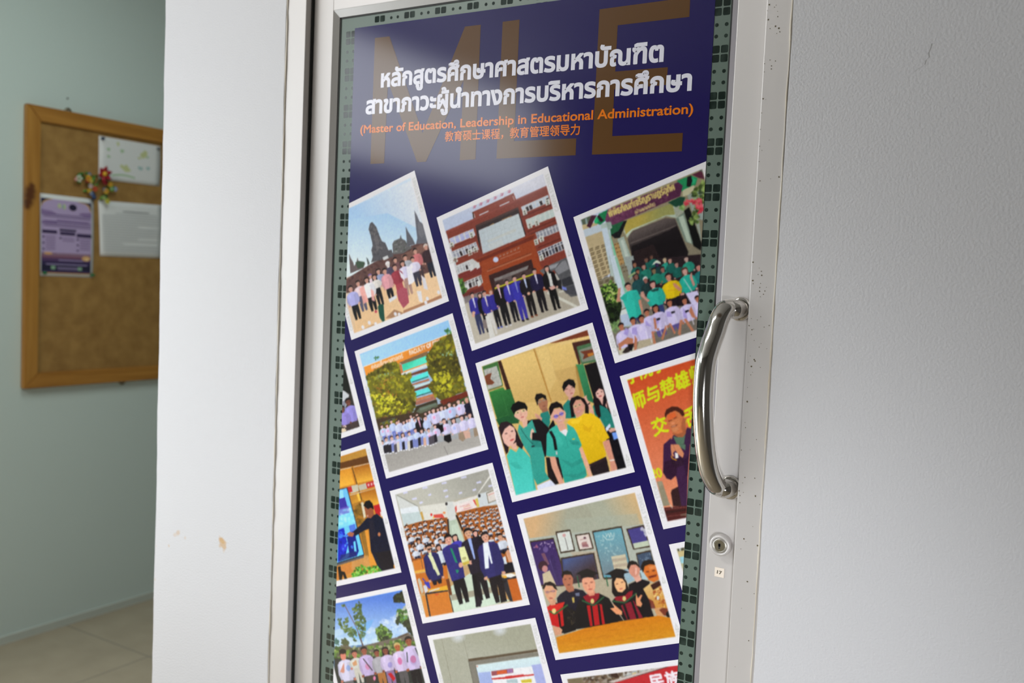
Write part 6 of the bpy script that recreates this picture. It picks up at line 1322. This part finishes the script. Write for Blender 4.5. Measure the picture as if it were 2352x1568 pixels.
# typed white page
o, pt = sheet('typed_page', [(225.9, 460), (372, 471.3), (370, 592.8), (229.7, 587.7)], M_PAPER, .004,
              label='white typed page pinned below the drawing sheet on the notice board', cat='paper')
lines = []
for k in range(17):
    b = .16 + .045 * k
    a0, a1 = (.36, .78) if k == 0 else (.25, .92) if k == 1 else (.04, .97)
    if k in (6, 11): a1 = .6
    if k == 13: a1 = .35
    lines += [[(a0 + (a1 - a0) * t / 8, b) for t in range(9)] + [(a0 + (a1 - a0) * t / 8, b + .018) for t in range(8, -1, -1)]]
printed(o, pt, 'typed_text', [((208, 210, 212), lines[1:]), ((165, 167, 170), lines[:1])], .0016)

# purple flyer
o, pt = sheet('flyer', [(91.5, 443.2), (214.3, 457.5), (212.2, 637), (92.5, 633)], M_PAPER, .004,
              label='purple event flyer with dark night-scene footer on the notice board', cat='flyer')
L0, L1 = .015, .955
def band(b0, b1): return R_(L0, b0, L1, b1, 2)
it = [((188, 168, 210), [R_(L0, .055, L1, .965, 12)]),
      ((150, 118, 142), [band(.71, .745)]), ((136, 92, 116), [band(.745, .775)]), ((92, 66, 110), [band(.775, .815)]), ((58, 48, 88), [band(.815, .86)]), ((42, 40, 66), [band(.86, .935)]), ((66, 52, 100), [band(.93, .953)]), ((190, 134, 60), [band(.953, .965)]),
      ((222, 172, 120), [O_(.86, .765, .085, .034), O_(.14, .72, .08, .016)]), ((238, 206, 150), [O_(.87, .775, .04, .02)]),
      ((52, 46, 84), [[(L0, .05), (.20, .05), (.10, .07), (.04, .10), (L0, .14)], [(L1, .06), (.72, .055), (.86, .07), (.92, .10), (L1, .17)]]),
      ((214, 170, 90), [[(.20, .052), (.24, .053), (.12, .078), (.05, .11), (L0, .16), (L0, .14), (.04, .10), (.10, .07)], [(.72, .056), (.68, .056), (.84, .078), (.90, .11), (L1, .19), (L1, .17), (.92, .10), (.86, .07)]]),
      ((146, 122, 172), [[(L0, .19), (.2, .2), (.3, .23), (.2, .25), (L0, .25)], [(L1, .18), (.78, .19), (.7, .21), (.82, .235), (L1, .24)], R_(.30, .30, .9, .33), R_(.02, .33, .30, .36)]),
      ((44, 38, 66), [O_(.60, .135, .075, .042)]), ((196, 206, 170), [O_(.35, .13, .035, .032), O_(.44, .135, .03, .035)]), ((120, 190, 150), [O_(.42, .135, .012, .024)]),
      ((126, 104, 154), [R_(.06, b, .94, b + .012) for b in (.235, .262, .318, .345, .372)]),
      ((66, 52, 92), [R_(.03, .435, .30, .475), R_(.345, .41, .66, .435), R_(.355, .445, .64, .485), R_(.67, .455, .955, .50)]),
      ((88, 70, 116), [O_(.05, .52 + .075 * k, .02, .012) for k in range(3)] + [O_(.365, .525, .02, .012)] + [O_(.69, .53 + .07 * k, .02, .012) for k in range(3)]),
      ((146, 124, 170), [R_(.09, .51 + .03 * k, .27, .52 + .03 * k) for k in range(6)] + [R_(.40, .52 + .03 * k, .62, .53 + .03 * k) for k in range(2)] + [R_(.73, .525 + .03 * k, .93, .535 + .03 * k) for k in range(5)]),
      ((150, 136, 180), [R_(.33, .79, .80, .807), R_(.10, .845, .88, .86), R_(.30, .885, .72, .897), R_(.32, .905, .70, .915)]), ((140, 176, 150), [R_(.19, .87, .27, .915), R_(.70, .878, .78, .92)])]
printed(o, pt, 'print', it)

def pin(u, v, c, label):
    p = at_x(u, v, XP + .004)
    bm = bmesh.new()
    disc(bm, (XP + .0005, p.y, p.z), (1, 0, 0), [(.006, 0), (.006, .002), (.0032, .004), (.003, .009), (.0055, .011), (.0052, .013)], 16)
    o = from_bm('push_pin', bm, mat('pin_plastic', lin(c), .35), None, True)
    return tag(o, label, 'push pin', 'push pins on the notice board')
pin(235.5, 318, (36, 62, 96), 'dark blue push pin in the upper left corner of the drawing sheet')
pin(363.5, 341.5, (120, 124, 130), 'grey push pin in the upper right corner of the drawing sheet')
pin(215, 455.5, (28, 40, 72), 'dark blue push pin at the upper right corner of the purple flyer')
pin(102, 626.5, (30, 112, 62), 'green push pin in the lower left corner of the purple flyer')
pin(212, 631.5, (30, 112, 62), 'green push pin in the lower right corner of the purple flyer')

# sprig of little artificial flowers stuck on the board
def c1(u, v): return (u / 3.135, 180 + v / 3.135)
pc = at_x(*c1(735, 690), XP)
sprig = empty('flower_sprig', (XC, pc.y, pc.z), label='sprig of small coloured artificial flowers with one red bloom on the notice board', cat='artificial flowers')
_mp = {}
def petal_mat(c):
    if c not in _mp: _mp[c] = mat('flower_plastic', lin(c), .45)
    return _mp[c]
def bloom(u, v, r, c, cc, n=5, x=.018, ph=0.0, sharp=False):
    p = at_x(*c1(u, v), XL + .03); r *= 1.57e-3 / 3.135
    C = Vector((XC + x, p.y, p.z)); bm = bmesh.new()
    for k in range(n):
        a = 6.283 * k / n + ph
        d = Vector((0, math.cos(a), math.sin(a))); s_ = Vector((0, -math.sin(a), math.cos(a)))
        wd = .34 if sharp else .5
        prof = [(0, .10), (.35, wd), (.7, wd * .8), (1, .02 if sharp else .3)]
        ring = []
        for t, w in prof:
            h = .28 * t * t * r
            ring.append([bm.verts.new(C + d * r * t + s_ * r * w + Vector((h, 0, 0))), bm.verts.new(C + d * r * t + Vector((h + .10 * r, 0, 0))), bm.verts.new(C + d * r * t - s_ * r * w + Vector((h, 0, 0)))])
        for A, B in zip(ring, ring[1:]):
            bm.faces.new((A[0], A[1], B[1], B[0])); bm.faces.new((A[1], A[2], B[2], B[1]))
    f = from_bm('flower', bm, petal_mat(c), sprig, True)
    f.modifiers.new('thickness', 'SOLIDIFY').thickness = .0008
    bm = bmesh.new(); bmesh.ops.create_icosphere(bm, subdivisions=2, radius=r * .3, matrix=Matrix.Translation(C + Vector((r * .15, 0, 0))))
    from_bm('flower_centre', bm, petal_mat(cc), f, True)
def leaf(u, v, r, ang, c, x=.008):
    p = at_x(*c1(u, v), XL + .03); r *= 1.57e-3 / 3.135
    C = Vector((XC + x, p.y, p.z)); a = math.radians(ang)
    d = Vector((0, math.cos(a), math.sin(a))); s_ = Vector((0, -math.sin(a), math.cos(a)))
    bm = bmesh.new(); ring = []
    for t, w in ((-1, .03), (-.5, .3), (.1, .38), (.6, .25), (1, .02)):
        ring.append([bm.verts.new(C + d * r * t + s_ * r * w), bm.verts.new(C + d * r * t + Vector((.15 * r, 0, 0))), bm.verts.new(C + d * r * t - s_ * r * w)])
    for A, B in zip(ring, ring[1:]):
        bm.faces.new((A[0], A[1], B[1], B[0])); bm.faces.new((A[1], A[2], B[2], B[1]))
    f = from_bm('leaf', bm, petal_mat(c), sprig, True)
    f.modifiers.new('thickness', 'SOLIDIFY').thickness = .0008
GR, GR2, RED, YEL, WHT, BLU, ORA = (52, 122, 48), (92, 152, 60), (164, 26, 44), (222, 178, 42), (206, 208, 190), (70, 112, 168), (200, 84, 44)
bm = bmesh.new()
for path in ([(540, 725), (620, 705), (700, 700), (740, 690)], [(740, 690), (690, 760), (655, 830)], [(740, 690), (760, 780), (765, 880)], [(740, 690), (790, 760), (830, 795)]):
    tube(bm, [Vector((XC + .006, q.y, q.z)) for q in [at_x(*c1(*p), XC) for p in path]], .0022, 6)
from_bm('stem', bm, petal_mat((48, 96, 44)), sprig)
for a in ((590, 690, 34, 20, GR), (575, 745, 26, -20, GR2), (680, 735, 40, 70, GR2), (655, 770, 30, 110, GR), (700, 770, 26, 40, GR2), (770, 850, 26, 100, GR), (740, 860, 24, 60, GR2), (640, 690, 28, 140, GR), (625, 810, 24, 10, GR2), (800, 770, 22, 30, GR2), (600, 715, 26, 160, GR)): leaf(*a)
for a in ((738, 688, 62, RED, YEL, 6, .026, .35, True), (750, 745, 30, (150, 22, 40), RED, 5, .018, .2, True), (565, 720, 26, WHT, GR2), (545, 725, 16, (206, 130, 130), WHT), (632, 715, 24, YEL, ORA), (628, 735, 18, RED, YEL), (650, 740, 16, YEL, WHT), (648, 775, 18, (210, 190, 190), RED), (680, 795, 22, ORA, RED), (640, 808, 18, YEL, GR2), (655, 828, 18, BLU, WHT), (672, 850, 18, (46, 66, 110), BLU), (790, 765, 20, YEL, ORA), (760, 812, 22, YEL, ORA), (748, 800, 14, BLU, WHT), (800, 795, 22, GR2, WHT), (826, 797, 18, (128, 156, 200), WHT), (768, 885, 22, (196, 196, 74), YEL), (745, 860, 16, (170, 190, 120), GR2), (640, 690, 14, BLU, WHT)): bloom(*a)

# number sticker under the lock
c = at_y(1652.5, 1314, YST)
h = .0068
st = boxes('number_sticker', [(c.x - h * 1.02, c.x + h * 1.02, YST - .0006, YST - .0001, c.z - h, c.z + h)], mat('sticker_paper', lin((238, 226, 212)), .6), bev=.0001)
tag(st, 'small cream sticker printed 17 below the lock', 'sticker')
flat_text('printed_number', '17', (c.x - .0034, c.z - .0020), (c.x + .0034, c.z - .0024), .0068, YST - .0008, mat('sticker_ink', lin((92, 84, 70)), .6), st, .03)
